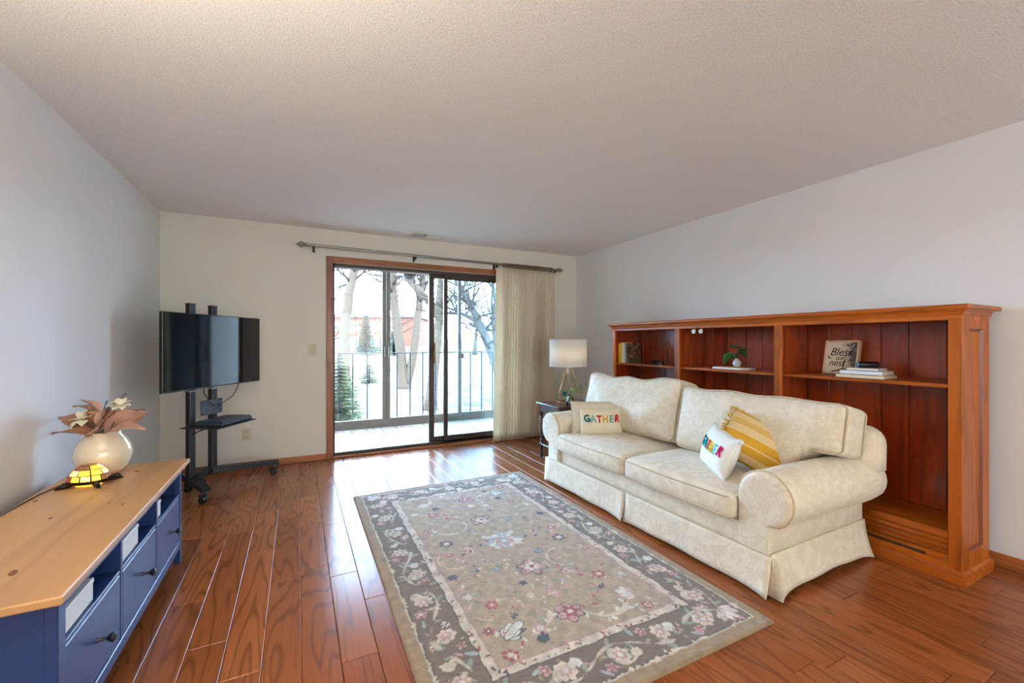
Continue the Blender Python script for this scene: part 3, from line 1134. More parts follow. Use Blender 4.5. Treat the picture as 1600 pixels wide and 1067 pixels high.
        for (u, v, a, s, c, e) in ((0.40, 0.43, 0.6, 0.1, WHITE, NAVY), (1.083, 0.43, 2.4, 0.09, WHITE, PINK), (0.493, 0.53, 2.0, 0.05, NAVY, None), (0.979, 0.53, 1.0, 0.05, NAVY, None),
                                   (0.594, 0.956, 4.0, 0.045, SKYB, NAVY), (0.522, 0.345, 1.2, 0.05, NAVY, None), (0.331, 0.98, 5.0, 0.05, NAVY, None), (0.66, 0.75, 3.0, 0.04, NAVY, None),
                                   (0.86, 1.0, 0.4, 0.05, SKYB, NAVY), (0.33, 0.75, 1.0, 0.045, WHITE, PINK), (1.17, 0.6, 3.6, 0.045, CREAM, SAGE), (0.62, 0.66, 5.2, 0.04, CREAM, None)):
            palm(*m(u, v), a + r180, s, c, e)
    for k in range(34):
        u, v = rs.uniform(0.36, W - 0.36), rs.uniform(0.36, L - 0.36)
        a0 = rs.uniform(0, 6.28)
        arc(u, v, rs.uniform(.05, .12), rs.uniform(.03, .07), a0, a0 + rs.choice([-1, 1]) * rs.uniform(1.6, 4.0), rs.uniform(.0025, .0045), [PINK * .9, CREAM * .85, SAGE, PINK * .75][k % 4], [SAGE, PINK, CREAM, SKYB][k % 4], 8, rs.uniform(.018, .034))
    both(field)
    for k in range(8):
        palm(W / 2, L / 2, 2 * PI * k / 8, 0.12, WHITE if k % 2 else SKYB, None)
    flower(W / 2, L / 2, 0.06, PINK, SKYB, 8)
    for k in range(260):
        u, v = rs.uniform(0.32, W - 0.32), rs.uniform(0.32, L - 0.32)
        petal(u, v, rs.uniform(0, 6.28), rs.uniform(.014, .032), rs.uniform(.006, .011), [CREAM, PINK, SAGE, SKYB, RED, WHITE][rs.randint(6)])
    mot = np.zeros((ny, nx))
    for k in range(60):
        a, b, p = rs.uniform(-90, 90), rs.uniform(-90, 90), rs.uniform(0, 6.28)
        mot += np.sin(a * U + b * Vv + p)
    C *= (1 + 0.016 * mot[:, :, None] + rs.uniform(-.12, .12, (ny, nx, 1)))
    C = np.clip(C, 0, 1)
    Dg = np.minimum(np.minimum(U, W - U), np.minimum(Vv, L - Vv))
    Zt = 0.0135 - 0.009 * np.clip(1 - Dg / 0.012, 0, 1) ** 2 + H + rs.uniform(-.0005, .0005, (ny, nx))
    V = np.stack([U - W / 2, Vv - L / 2, Zt], -1).reshape(-1, 3)
    idx = np.arange(nx * ny).reshape(ny, nx)
    F = np.stack([idx[:-1, :-1], idx[:-1, 1:], idx[1:, 1:], idx[1:, :-1]], -1).reshape(-1, 4)
    ring = np.concatenate([idx[0, :], idx[1:, -1], idx[-1, -2::-1], idx[-2:0:-1, 0]])
    nb = len(ring)
    low = V[ring].copy()
    low[:, 2] = 0.0005
    base = len(V)
    V = np.concatenate([V, low])
    Fs = [(int(ring[i]), base + i, base + (i + 1) % nb, int(ring[(i + 1) % nb])) for i in range(nb)]
    Fs.append(tuple(base + i for i in range(nb)))
    me = bpy.data.meshes.new('area_rug')
    me.from_pydata(V.tolist(), [], F.tolist() + Fs)
    at = me.color_attributes.new('Col', 'FLOAT_COLOR', 'POINT')
    cc = np.ones((len(V), 4))
    cc[:base, :3] = C.reshape(-1, 3)
    cc[base:, :3] = TAN * 0.8
    at.data.foreach_set('color', cc.ravel())
    me.polygons.foreach_set('use_smooth', [True] * len(me.polygons))
    me.materials.append(M['rug'])
    o = bpy.data.objects.new('area_rug', me)
    COL.objects.link(o)
    o.location = (0.39 + W / 2, 1.155 + L / 2, 0)
    o.rotation_euler = (0, 0, math.radians(-0.3))
    tag(o, 'taupe tufted rug with floral scrolls and cream guard stripe on the hardwood floor', 'rug')


# ---------------------------------------------------------------- low bench with the pine top
def bench():
    t = thing('tv_bench', (-0.81, 2.305, 0), 'dark blue low media bench with pine top and three drawers along left wall', 'media bench')
    xa, xb, ya, yb = -1.04, -0.59, 1.61, 3.0
    top = build(bx(-1.045, -0.56, 1.55, 3.055, 0.545, 0.57, 0.004), 'top', M['pine'], t)
    for (x, y, a, b, r) in ((-.746, 1.773, .028, .012, .3), (-.849, 2.257, .016, .007, .2), (-.997, 2.527, .02, .008, .1), (-.652, 2.314, .016, .006, .2), (-.709, 2.365, .01, .005, .2), (-.751, 2.871, .026, .012, .4)):
        mb = MB().lathe([(1.0, -0.0004), (0.6, 0.0006), (0.15, 0.0007)], (0, 0, 0), 12)
        mb.xf(Matrix.Translation((x, y, 0.57)) @ Matrix.Rotation(r, 4, 'Z') @ Matrix.Diagonal((b, a, 1, 1)))
        build(mb, 'knot', M['knot'], top)
    build(bx(xb - 0.03, xb, ya, ya + 0.045, 0, 0.545, 0.003), 'leg', M['navy'], t)
    build(bx(xb - 0.03, xb, yb - 0.03, yb, 0, 0.545, 0.003), 'leg', M['navy'], t)
    build(bx(xa, xa + 0.04, ya, ya + 0.045, 0, 0.545, 0.003), 'leg', M['navy'], t)
    build(bx(xa, xa + 0.04, yb - 0.03, yb, 0, 0.545, 0.003), 'leg', M['navy'], t)
    for y in (ya, yb - 0.02):
        build(bx(xa + 0.04, xb - 0.03, y + 0.004, y + 0.018, 0.085, 0.545), 'end_panel', M['navy'], t)
    build(bx(xa + 0.002, xa + 0.012, ya + 0.045, yb - 0.03, 0.085, 0.545), 'back_panel', M['navy_in'], t)
    build(bx(xb - 0.03, xb, ya + 0.045, yb - 0.03, 0.502, 0.545, 0.002), 'top_rail', M['navy'], t)
    build(bx(xb - 0.03, xb, ya + 0.045, yb - 0.03, 0.085, 0.13, 0.003), 'bottom_rail', M['navy'], t)
    build(bx(xa + 0.012, xb - 0.03, ya + 0.018, yb - 0.02, 0.085, 0.1), 'bottom_board', M['navy_in'], t)
    build(bx(xa + 0.012, xb - 0.004, ya + 0.018, yb - 0.02, 0.378, 0.392, 0.002), 'shelf', M['navy'], t)
    spans = [(1.655, 2.082), (2.102, 2.532), (2.552, 2.97)]
    for y in (2.082, 2.532):
        build(bx(xa + 0.012, xb - 0.002, y, y + 0.02, 0.1, 0.545, 0.002), 'divider', M['navy'], t)
    for (a, b) in spans:
        d = build(bx(xb - 0.026, xb - 0.003, a + 0.003, b - 0.003, 0.134, 0.376, 0.003), 'drawer', M['navy'], t)
        y = (a + b) / 2
        k = MB().lathe([(0.009, -0.004), (0.008, 0.004), (0.0055, 0.012), (0.0055, 0.026), (0.012, 0.033), (0.0165, 0.041), (0.016, 0.046), (0.008, 0.050), (0.001, 0.051)], (xb - 0.003, y, 0.262), 16, axis='x')
        build(k, 'knob', M['knobm'], d)
    # white boxes lying in the open compartments
    for (y0, y1, z1, x0, lab) in ((1.672, 1.885, 0.466, -0.72, 'white box in the near open compartment of the blue bench'),
                                  (2.13, 2.33, 0.475, -0.74, 'white box in the middle open compartment of the blue bench'),
                                  (2.58, 2.66, 0.470, -0.75, 'white box in the far open compartment of the blue bench')):
        o = thing('paper_box', ((x0 - 0.6) / 2, (y0 + y1) / 2, 0.392), lab, 'box', 'white boxes in the bench')
        build(bx(x0, -0.606, y0, y1, 0.3922, z1 - 0.012, 0.003), 'tray', M['white'], o)
        build(bx(x0 - 0.002, -0.604, y0 - 0.002, y1 + 0.002, z1 - 0.016, z1, 0.002), 'lid', M['white'], o)


# ---------------------------------------------------------------- vase, flowers, turtle lamp
def leaf_mb(base, tip, width, droop, roll, n=8):
    """a cupped pointed leaf from base to tip"""
    b, e = Vector(base), Vector(tip)
    d = e - b
    side = d.cross(Vector((0, 0, 1)))
    side = side.normalized() if side.length > 1e-5 else Vector((1, 0, 0))
    side = Matrix.Rotation(roll, 3, d.normalized()) @ side
    up = side.cross(d).normalized()
    P = []
    for i in range(n + 1):
        u = i / n
        c = b + d * u + up * (droop * math.sin(PI * u) * d.length)
        w = width * (math.sin(PI * min(1, u * 1.02 + 0.02) ** 0.85) ** 0.9 if 0 < u < 1 else 0.04)
        row = []
        for j in range(-2, 3):
            s = j / 2
            row.append(c + side * (w * s) + up * (0.28 * w * s * s + 0.03 * d.length * math.sin(9 * u + j)))
        P.append(row)
    return MB().grid(P)


def vase_things():
    c = (-0.898, 2.918, 0.5705)
    prof = [(0.06, 0), (0.075, 0.002), (0.098, 0.03), (0.114, 0.075), (0.117, 0.105), (0.107, 0.145), (0.088, 0.178), (0.073, 0.198), (0.069, 0.207), (0.072, 0.215), (0.066, 0.215), (0.064, 0.205), (0.08, 0.17), (0.1, 0.12), (0.09, 0.05), (0.05, 0.02), (0.005, 0.015)]
    v = thing('ceramic_vase', c, 'glossy cream round vase holding bronze leaves on the pine bench top', 'vase')
    m = simple('cream_glaze', lin(230, 214, 188), 0.12, 0, 0.03, 12, 0.6, coat=0.6)
    build(MB().lathe(prof[:9], c, 40, cap=False).lathe(prof[11:], c, 40, cap=False), 'body', m, v, smooth=180)
    build(MB().lathe(prof[8:12], c, 40, cap=False), 'rim', m, v, smooth=180)
    t = thing('flower_arrangement', (c[0], c[1], 0.6), 'artificial bouquet of bronze leaves and cream flowers in the cream vase', 'bouquet')
    rim = Vector((c[0], c[1], 0.752))
    bl = wood('bronze_leaf', lin(146, 94, 68), lin(190, 142, 112), 'x', 22, 3, 0.5, 0, 17, 0.3, 0.05, 0.5)
    bl2 = simple('dusty_rose_leaf', lin(194, 152, 134), 0.5, 0, 0.18, 18)
    gl = simple('slate_leaf', lin(92, 98, 104), 0.5, 0, 0.2, 18)
    stm = simple('brown_stem', lin(78, 56, 38), 0.7, 0, 0.2, 30)
    # screen-right is (0.89,-0.45); leaves listed as (right, towards camera, up)
    Rt, Fw = Vector((0.893, -0.451, 0)), Vector((-0.451, -0.893, 0))

    def pos(a, b, z):
        return rim + Rt * a + Fw * b + Vector((0, 0, z))
    L = [((-.02, .02, .02), (-.235, .04, .028), .03, .05, .3, bl), ((-.02, .0, .06), (-.235, .0, .10), .038, .12, .4, bl), ((-.03, .0, .09), (-.20, -.04, .155), .036, .15, .2, bl),
         ((-.02, .03, .03), (-.17, .06, .115), .045, .1, -.5, bl), ((-.01, .02, .1), (-.085, .03, .2), .05, .15, .9, bl2), ((.02, .02, .02), (.245, .03, .05), .05, .12, .4, bl2),
         ((.02, .02, .03), (.225, .0, .13), .065, .10, -.7, bl2), ((.03, .0, .06), (.19, -.03, .14), .06, .12, -.2, bl), ((0, .02, .03), (.07, .1, .07), .05, .1, .9, bl2),
         ((0, .03, .02), (-.07, .11, .06), .045, .1, -.6, bl), ((0, .0, .08), (.1, -.02, .225), .018, .05, .3, gl), ((0, .0, .06), (.02, .0, .19), .022, .05, .8, gl),
         ((.01, .01, .06), (.10, .04, .15), .05, .1, 1.0, bl), ((-.01, .01, .06), (-.1, .05, .125), .055, .1, .9, bl), ((0, -.02, .04), (-.12, -.12, .1), .05, .1, .2, bl), ((0, -.02, .04), (.12, -.13, .1), .05, .1, .2, bl2), ((0, 0, .05), (.05, .02, .17), .045, .1, .5, bl2)]
    for (a, b, w, dr, ro, mt) in L:
        build(leaf_mb(pos(*a), pos(*b), w, dr, ro), 'leaf', mt, t, smooth=180, solid=0.0012)
        build(MB().tube([pos(0.25 * a[0], 0.25 * a[1], -0.13), pos(a[0], a[1], min(a[2], 0.0)), pos(*a)], 0.0025, 6), 'stem', stm, t)
    pm = simple('cream_petal', lin(238, 228, 200), 0.6, 0, 0.05, 30)
    cm = simple('yellow_stamen', lin(190, 168, 60), 0.7, 0, 0.2, 90)
    for (p, nrm, r, n, lab) in (((-.04, .07, .105), (-.1, .8, .55), .055, 6, 'cream flower facing forward'), ((.115, .03, .17), (.25, .5, .8), .05, 8, 'white daisy-like flower'), ((.06, .0, .165), (.0, .4, .9), .028, 5, 'small white bloom')):
        ctr = pos(*p)
        nn = (Rt * nrm[0] + Fw * nrm[1] + Vector((0, 0, nrm[2]))).normalized()
        e1 = nn.orthogonal().normalized()
        e2 = nn.cross(e1)
        f = build(MB().tube([pos(.2 * p[0], .2 * p[1], -.1), pos(p[0] * .28, p[1] * .28, .02), pos(p[0] * .7, p[1] * .6, p[2] * .6), ctr - nn * 0.004], 0.002, 6), 'flower', stm, t, label=lab)
        for k in range(n):
            a = 2 * PI * k / n + 0.3
            d = e1 * math.cos(a) + e2 * math.sin(a)
            mb = leaf_mb(ctr + d * 0.004, ctr + d * r + nn * r * 0.25, r * 0.42, 0.1, 0.0, 5)
            build(mb, 'petal', pm, f, smooth=180, solid=0.0008)
        build(MB().lathe([(0.006, -0.004), (0.007, 0.0), (0.004, 0.004), (0.001, 0.005)], (0, 0, 0), 10).xf(frame_M(ctr, e1, e2)), 'stamen', cm, f)


def turtle():
    c = Vector((-0.885, 2.705, 0.5705))
    t = thing('turtle_lamp', c, 'small glowing stained-glass turtle lamp in front of the cream vase', 'lamp', rz=math.radians(-14))
    br = simple('bronze_cast', lin(44, 36, 30), 0.35, 0.7, 0.2, 60)
    a, b, h, z0 = 0.080, 0.06, 0.078, 0.02
    G = [emit('amber_glass', (1.0, 0.55, 0.06, 1), 1.1, (0.9, 0.36, 0.03, 1), 60), emit('honey_glass', (1.0, 0.74, 0.28, 1), 1.1, (1.0, 0.6, 0.12, 1), 60),
         emit('cream_glass', (1.0, 0.9, 0.66, 1), 0.9, (1, 0.8, 0.5, 1), 60), emit('ruby_glass', (0.32, 0.06, 0.03, 1), 0.5, (0.2, 0.03, 0.02, 1), 60), emit('brown_glass', (0.3, 0.14, 0.05, 1), 0.4, (0.2, 0.08, 0.03, 1), 60)]
    rng = random.Random(9)

    def sp(u, p):
        return Vector((a * math.cos(p) * math.cos(u), b * math.cos(p) * math.sin(u), z0 + h * math.sin(p)))
    came = MB()
    rows = [(0.06, 0.42, 12), (0.42, 0.82, 9), (0.82, 1.2, 6)]
    for ri, (p0, p1, n) in enumerate(rows):
        for k in range(n):
            u0, u1 = 2 * PI * (k + 0.5 * ri) / n, 2 * PI * (k + 1 + 0.5 * ri) / n
            g = 0.04
            P = []
            for i in range(4):
                p = p0 + g * .4 + (p1 - p0 - g * .8) * i / 3
                P.append([sp(u0 + g + (u1 - u0 - 2 * g) * j / 4, p) for j in range(5)])
            mi = rng.choice((0, 0, 1, 1, 2, 1, 4, 3)) if math.cos((u0 + u1) / 2 + 0.6) > -0.35 else rng.choice((3, 4, 3, 0, 2))
            build(MB().grid(P), 'glass_piece', G[mi], t, local=True, smooth=180, solid=0.002)
            came.tube([sp(u0, p0 + (p1 - p0) * i / 4) for i in range(5)], 0.0016, 5)
        came.tube([sp(2 * PI * k / 40, p0) for k in range(40)], 0.002 if ri else 0.004, 6, closed=True)
    came.tube([sp(2 * PI * k / 20, 1.2) for k in range(20)], 0.002, 6, closed=True)
    build(came, 'came', br, t, local=True, smooth=180)
    P = [[sp(2 * PI * k / 14, 1.2 + 0.37 * i / 3) for k in range(15)] for i in range(4)]
    build(MB().grid(P), 'glass_piece', G[4], t, local=True, smooth=180, solid=0.002)
    # body plate, neck and head, feet, tail
    build(MB().loft([[(a * s * math.cos(2 * PI * k / 28), b * s * math.sin(2 * PI * k / 28), z) for k in range(28)] for (s, z) in ((.8, .010), (1.02, .014), (1.06, .02), (1.0, .026))]), 'body', br, t, local=True)
    build(MB().tube([(0.07, 0, 0.018), (0.088, 0, 0.026), (0.1, 0, 0.034), (0.114, 0, 0.036), (0.125, 0, 0.032), (0.129, 0, 0.03)], [0.011, 0.010, 0.0115, 0.0135, 0.009, 0.003], 12), 'head', br, t, local=True, smooth=180)
    for (x, y, dx, dy) in ((0.055, 0.045, 0.03, 0.03), (0.055, -0.045, 0.03, -0.03), (-0.055, 0.04, -0.028, 0.024), (-0.055, -0.04, -0.028, -0.024)):
        build(MB().tube([(x * .8, y * .8, 0.016), (x + dx * .5, y + dy * .5, 0.010), (x + dx, y + dy, 0.006), (x + dx * 1.25, y + dy * 1.2, 0.004)], [0.012, 0.0115, 0.0055, 0.003], 8), 'foot', br, t, local=True, smooth=180)
    build(MB().tube([(-0.07, 0, 0.018), (-0.09, 0, 0.012), (-0.108, 0, 0.008)], [0.008, 0.005, 0.002], 8), 'tail', br, t, local=True, smooth=180)
    build(MB().loft([[(a * .62 * s * math.cos(2 * PI * k / 20), b * .62 * s * math.sin(2 * PI * k / 20), z) for k in range(20)] for (s, z) in ((1, .0), (1, .011))]), 'base_glow_ring', G[0], t, local=True)
    cord = [(-0.983, 2.75, 0.574), (-1.0, 2.72, 0.573), (-1.02, 2.62, 0.573), (-1.028, 2.45, 0.573), (-1.035, 2.2, 0.573), (-1.038, 1.9, 0.573)]
    build(MB().tube(cord, 0.0025, 6), 'cord', M['blackplastic'], t, smooth=180)


# ---------------------------------------------------------------- television on a wheeled cart
def tv_cart():
    L0 = Vector((-0.876, 3.895, 0))
    e = Vector((0.515, 0.857, 0)).normalized()
    n = Vector((e.y, -e.x, 0))
    up = Vector((0, 0, 1))

    def at(s, d, z):
        return L0 + e * s + n * d + up * z

    def obox(mb, s0, s1, d0, d1, z0, z1, b=0.0):
        q = MB().box(s0, s1, d0, d1, z0, z1, b)
        Mx = Matrix.Identity(4)
        for i in range(3):
            Mx[i][0], Mx[i][1], Mx[i][2], Mx[i][3] = e[i], n[i], up[i], L0[i]
        q.xf(Mx)
        mb.add(q.v, q.f)
        return mb
    t = thing('television', at(0.526, -0.03, 0.865), 'large flat black television reflecting the door, mounted on the wheeled cart', 'television')
    w = 1.062
    bd = build(obox(MB(), 0, w, -0.03, -0.001, 0.868, 1.472, 0.004), 'bezel', M['blackplastic'], t)
    build(obox(MB(), 0.006, w - 0.006, -0.0012, 0.0006, 0.879, 1.466), 'screen', M['screen'], t)
    build(obox(MB(), 0.18, w - 0.18, -0.052, -0.03, 0.90, 1.25, 0.01), 'rear_housing', M['blackplastic'], t)
    build(obox(MB(), 0.49, 0.56, -0.01, 0.0015, 0.866, 0.8695), 'brand_plate', M['pewter'], t)
    build(MB().tube([at(0.42, -0.04, 0.90), at(0.43, -0.045, 0.82), at(0.5, -0.05, 0.74), at(0.56, -0.055, 0.70)], 0.004, 6), 'cable', M['blackplastic'], t, smooth=180)
    build(MB().tube([at(0.83, -0.04, 0.91), at(0.82, -0.045, 0.83), at(0.76, -0.045, 0.76), at(0.66, -0.05, 0.715), at(0.6, -0.06, 0.70)], 0.004, 6), 'cable', M['blackplastic'], t, smooth=180)
    c = thing('tv_cart', at(0.478, -0.1, 0), 'black metal wheeled television cart with two posts and a small shelf', 'tv cart')
    p1, p2 = 0.362, 0.593
    for s in (p1, p2):
        p = build(obox(MB(), s - 0.03, s + 0.03, -0.125, -0.08, 0.10, 1.558, 0.006), 'post', M['black'], c)
        build(obox(MB(), s - 0.032, s + 0.032, -0.127, -0.078, 1.553, 1.56, 0.002), 'cap', M['blackplastic'], p)
        build(obox(MB(), s - 0.033, s + 0.033, -0.128, -0.077, 0.84, 0.852, 0.002), 'collar', M['pewter'], p)
    build(obox(MB(), p1 - 0.06, p2 + 0.06, -0.079, -0.055, 1.08, 1.26, 0.004), 'mount_plate', M['black'], c)
    build(obox(MB(), p1 + 0.03, p2 - 0.03, -0.13, -0.07, 0.115, 0.175, 0.006), 'cross_bar', M['black'], c)

    def foot(a, b, h0, h1):
        A, B = Vector(a), Vector(b)
        d = (B - A)
        d.z = 0
        d.normalize()
        s = Vector((-d.y, d.x, 0)) * 0.03
        rings = []
        for (P, z0, z1) in ((A, *h0), (B, *h1)):
            rings.append([P + s + up * z0, P - s + up * z0, P - s + up * z1, P + s + up * z1])
        return MB().loft([[tuple(p) for p in r] for r in rings])

    def caster(p, ang):
        P = Vector((p[0], p[1], 0))
        k = build(MB().lathe([(0.012, 0.065), (0.012, 0.098), (0.02, 0.098), (0.02, 0.09)], P, 12), 'caster', M['pewter'], c)
        d = Vector((math.cos(ang), math.sin(ang), 0))
        s = Vector((-d.y, d.x, 0))
        q = P + d * 0.015
        for sg in (-1, 1):
            mb = MB().lathe([(0.006, -0.008), (0.024, -0.008), (0.028, -0.004), (0.028, 0.004), (0.024, 0.008), (0.006, 0.008)], (0, 0, 0), 18)
            mb.xf(frame_M(q + s * (0.013 * sg) + up * 0.028, d, up))
            build(mb, 'wheel', M['blackplastic'], k)
        mb = MB().tube([P + up * 0.075, q + up * 0.062 - d * 0.02, q + up * 0.05], [0.018, 0.014, 0.01], 8)
        mb.tube([q + s * 0.022 + up * 0.028, q - s * 0.022 + up * 0.028], 0.006, 8)
        mb.tube([q + up * 0.06, q + d * 0.035 + up * 0.055], 0.006, 6)
        build(mb, 'fork', M['black'], k)
    P1, P2 = at(p1, -0.1, 0), at(p2, -0.1, 0)
    n1, n2 = Vector((-0.628, 3.97, 0)), Vector((-0.165, 4.585, 0))
    b1 = P1 + (P1 - n1).normalized() * 0.12
    b2 = P2 + (P2 - n2).normalized() * 0.09
    build(foot(b1, n1, (0.105, 0.16), (0.092, 0.125)), 'foot', M['black'], c, smooth=0)
    build(foot(b2, n2, (0.115, 0.17), (0.092, 0.13)), 'foot', M['black'], c, smooth=0)
    caster(n1 + (P1 - n1).normalized() * 0.025, 2.6)
    caster(n2 + (P2 - n2).normalized() * 0.025, 3.4)
    caster(b1 - (P1 - n1).normalized() * 0.02, 1.0)
    caster(b2 - (P2 - n2).normalized() * 0.02, 2.0)
    sh = build(obox(MB(), 0.165, 0.60, -0.02, 0.29, 0.578, 0.586, 0.002), 'shelf', M['black'], c)
    build(obox(MB(), 0.2, 0.57, -0.08, -0.02, 0.565, 0.578).box(0, 0, 0, 0, 0, 0) if False else obox(MB(), p1 - 0.04, p2 + 0.04, -0.08, -0.005, 0.560, 0.578, 0.002), 'shelf_bracket', M['black'], c)
    build(MB().tube([at(p1, -0.08, 0.50), at(0.42, 0.02, 0.545), at(0.46, 0.1, 0.577)], 0.006, 6), 'shelf_strut', M['black'], c)
    pl = build(obox(MB(), 0.43, 0.66, -0.076, -0.066, 0.63, 0.755, 0.002), 'cable_plate', M['slate'], c)
    for s in (0.45, 0.64):
        for z in (0.645, 0.74):
            build(MB().lathe([(0.004, 0), (0.004, 0.003)], (0, 0, 0), 8).xf(frame_M(at(s, -0.066, z), e, up)), 'screw', M['black'], pl)
    # flat set-top device lying on the cart shelf
    dv = thing('media_player', at(0.4, 0.16, 0.586), 'flat black media player lying on the television cart shelf', 'media player')
    build(obox(MB(), 0.24, 0.585, 0.03, 0.27, 0.5865, 0.612, 0.008), 'case', M['slate'], dv)
    build(obox(MB(), 0.245, 0.58, 0.04, 0.262, 0.610, 0.622, 0.006), 'lid', M['slate'], dv)
    build(obox(MB(), 0.37, 0.44, 0.262, 0.272, 0.592, 0.614, 0.003), 'front_slot', M['knobm'], dv)


rug()
bench()
vase_things()
turtle()
tv_cart()

# ---------------------------------------------------------------- sofa
def smooth01(x):
    x = np.clip(x, 0, 1)
    return x * x * (3 - 2 * x)


def sofa():
    YC = 2.27
    t = thing('sofa', (2.48, YC, 0), 'cream damask two-seat sofa with rolled arms and skirt in front of bookcase', 'sofa')
    dm = M['damask']

    def part(mb, nm, parent=t, mat=dm, **k):
        return build(mb, nm, mat, parent, smooth=k.pop('smooth', 180), **k)
    part(MB().box(2.05, 2.90, YC - 0.99, YC + 0.99, 0.06, 0.325, 0.015), 'base_frame', smooth=35)
    # rolled arms
    for sg in (-1, 1):
        prof = [(0.995, 0.10), (0.995, 0.30), (0.992, 0.335), (1.0, 0.353)]
        for k in range(0, 17):
            a = math.radians(-62 + 242 * k / 16)
            prof.append((0.962 + 0.137 * math.cos(a), 0.474 + 0.137 * math.sin(a)))
        prof += [(0.828, 0.42), (0.83, 0.35), (0.832, 0.25), (0.832, 0.10)]
        c = (0.92, 0.40)
        rings = []
        for (x, s, fl) in ((2.026, 0.72, 0), (2.026, 0.86, 0), (2.030, 0.95, 0), (2.040, 0.99, 0), (2.055, 1.0, 0), (2.12, 1.0, .003), (2.25, 1.005, .01), (2.4, 1.01, .016), (2.55, 1.01, .02), (2.7, 1.01, .024), (2.82, 1.0, .026), (2.90, 0.98, .026), (2.93, 0.93, .026), (2.945, 0.8, .026)):
            r = []
            for (y, z) in prof:
                yy, zz = c[0] + (y - c[0]) * s, c[1] + (z - c[1]) * (s if z > 0.2 else 1)
                w = smooth01(np.array((zz - 0.30) / 0.1)).item()
                r.append((x, YC + sg * (yy + fl * w + 0.004 * math.sin(11 * x + 7 * zz)), zz))
            rings.append(r)
        arm = part(MB().loft(rings), 'arm')
        pp = []
        for (y, z) in prof[3:-1]:
            pp.append((2.041, YC + sg * (c[0] + (y - c[0]) * 0.99 + 0.002), c[1] + (z - c[1]) * 0.995))
        part(MB().tube(pp, 0.0055, 8), 'piping', arm, M['piping'])
    # rolled-over back frame
    def dback(V):
        W = V.copy()
        k = (V[:, 2] + 0.34) / 0.68
        W[:, 0] += 0.03 * k
        W[:, 1] *= 0.80 + 0.20 * smooth01((k - 0.52) / 0.12)
        return W
    mb = softbox((0.105, 1.125, 0.34), 0.10, (4, 16, 8), dback)
    mb.xf(Matrix.Translation((2.835, YC, 0.435)))
    part(mb, 'backrest')
    # seat cushions
    for sg in (-1, 1):
        h = (0.375, 0.408, 0.066)
        ph = 1.3 * sg

        def ds(V, h=h, ph=ph):
            W = V.copy()
            x, y, z = V[:, 0] / h[0], V[:, 1] / h[1], V[:, 2] / h[2]
            cr = (1 - np.clip(np.abs(x), 0, 1) ** 2.5) * (1 - np.clip(np.abs(y), 0, 1) ** 2.5)
            W[:, 2] += np.where(z > 0, 0.026, 0.004) * cr * np.abs(z)
            W[:, 2] += 0.004 * np.sin(5 * V[:, 1] * 2 + ph) * np.sin(6 * V[:, 0] + ph) * (z > 0)
            W[:, 0] -= np.where(x < 0, 0.014, 0) * (1 - np.abs(y) ** 2) * np.clip(-x, 0, 1) * (1 - 0.5 * z ** 2)
            W[:, 2] -= 0.010 * np.clip(-x, 0, 1) ** 4
            return W
        o = Vector((2.375, YC + sg * 0.412, 0.392))
        sc = part(softbox(h, 0.035, (14, 14, 4), ds).xf(Matrix.Translation(o)), 'seat_cushion')
        for zz in (0.048, -0.052):
            L = np.array([(p[0], p[1], zz) for p in rrect(h[0] - 0.004, h[1] - 0.004, 0.05)])
            L = ds(L) + np.array(o)
            part(MB().tube(L.tolist(), 0.005, 7, closed=True), 'piping', sc, M['piping'])
    # loose back cushions, their outer ends resting over the arms
    for sg in (-1, 1):
        wide = 0.535
        hz = 0.222 if sg < 0 else 0.238
        h = (0.115, wide, hz)
        rng = random.Random(3 + sg)
        fr = [(rng.uniform(2, 9), rng.uniform(3, 12), rng.uniform(0, 6)) for _ in range(7)]

        def db(V, h=h, sg=sg, fr=fr, hz=hz):
            W = V.copy()
            x, y, z = V[:, 0] / h[0], V[:, 1] / h[1], V[:, 2] / h[2]
            cr = (1 - np.clip(np.abs(y), 0, 1) ** 3) * (1 - np.clip(np.abs(z), 0, 1) ** 3)
            W[:, 0] += np.where(x < 0, -0.045, 0.01) * cr * np.abs(x)
            wr = sum(np.sin(a * V[:, 1] * 2 + b * V[:, 2] * 2 + p) for a, b, p in fr)
            W[:, 0] += 0.0022 * wr * cr * (2.0 if sg > 0 else 0.8)
            W[:, 2] += (0.010 if sg > 0 else 0.006) * np.sin(V[:, 1] * 17 + sg) * np.clip(z, 0, 1) ** 3
            # sagging top edge with raised corners on the plumper left cushion
            if sg > 0:
                W[:, 2] += 0.022 * np.abs(y) ** 3 * np.clip(z, 0, 1) - 0.012 * (1 - y ** 2) * np.clip(z, 0, 1)
                W[:, 1] *= 1 - 0.03 * (1 - z ** 2)
            # outer end is cut short so that it lies on top of the arm
            out = sg * V[:, 1]
            k = smooth01((out - 0.27) / 0.09)
            zl = -hz + (0.166 if sg < 0 else 0.155)
            zn = zl + (W[:, 2] + hz) * ((hz - zl) / (2 * hz))
            W[:, 2] = W[:, 2] * (1 - k) + zn * k
            return W
        lean = math.radians(13 if sg < 0 else 15)
        o = Vector((2.635, YC + sg * 0.545, 0.455 + hz))
        Mx = Matrix.Translation(o) @ Matrix.Rotation(lean, 4, 'Y')
        if sg > 0:
            Mx = Matrix.Translation(o + Vector((-0.015, -0.012, 0.0))) @ Matrix.Rotation(math.radians(2.5), 4, 'Z') @ Matrix.Rotation(lean, 4, 'Y') @ Matrix.Rotation(math.radians(-1.0), 4, 'X')
        bc = part(softbox(h, 0.05, (5, 20, 14), db).xf(Mx), 'back_cushion')
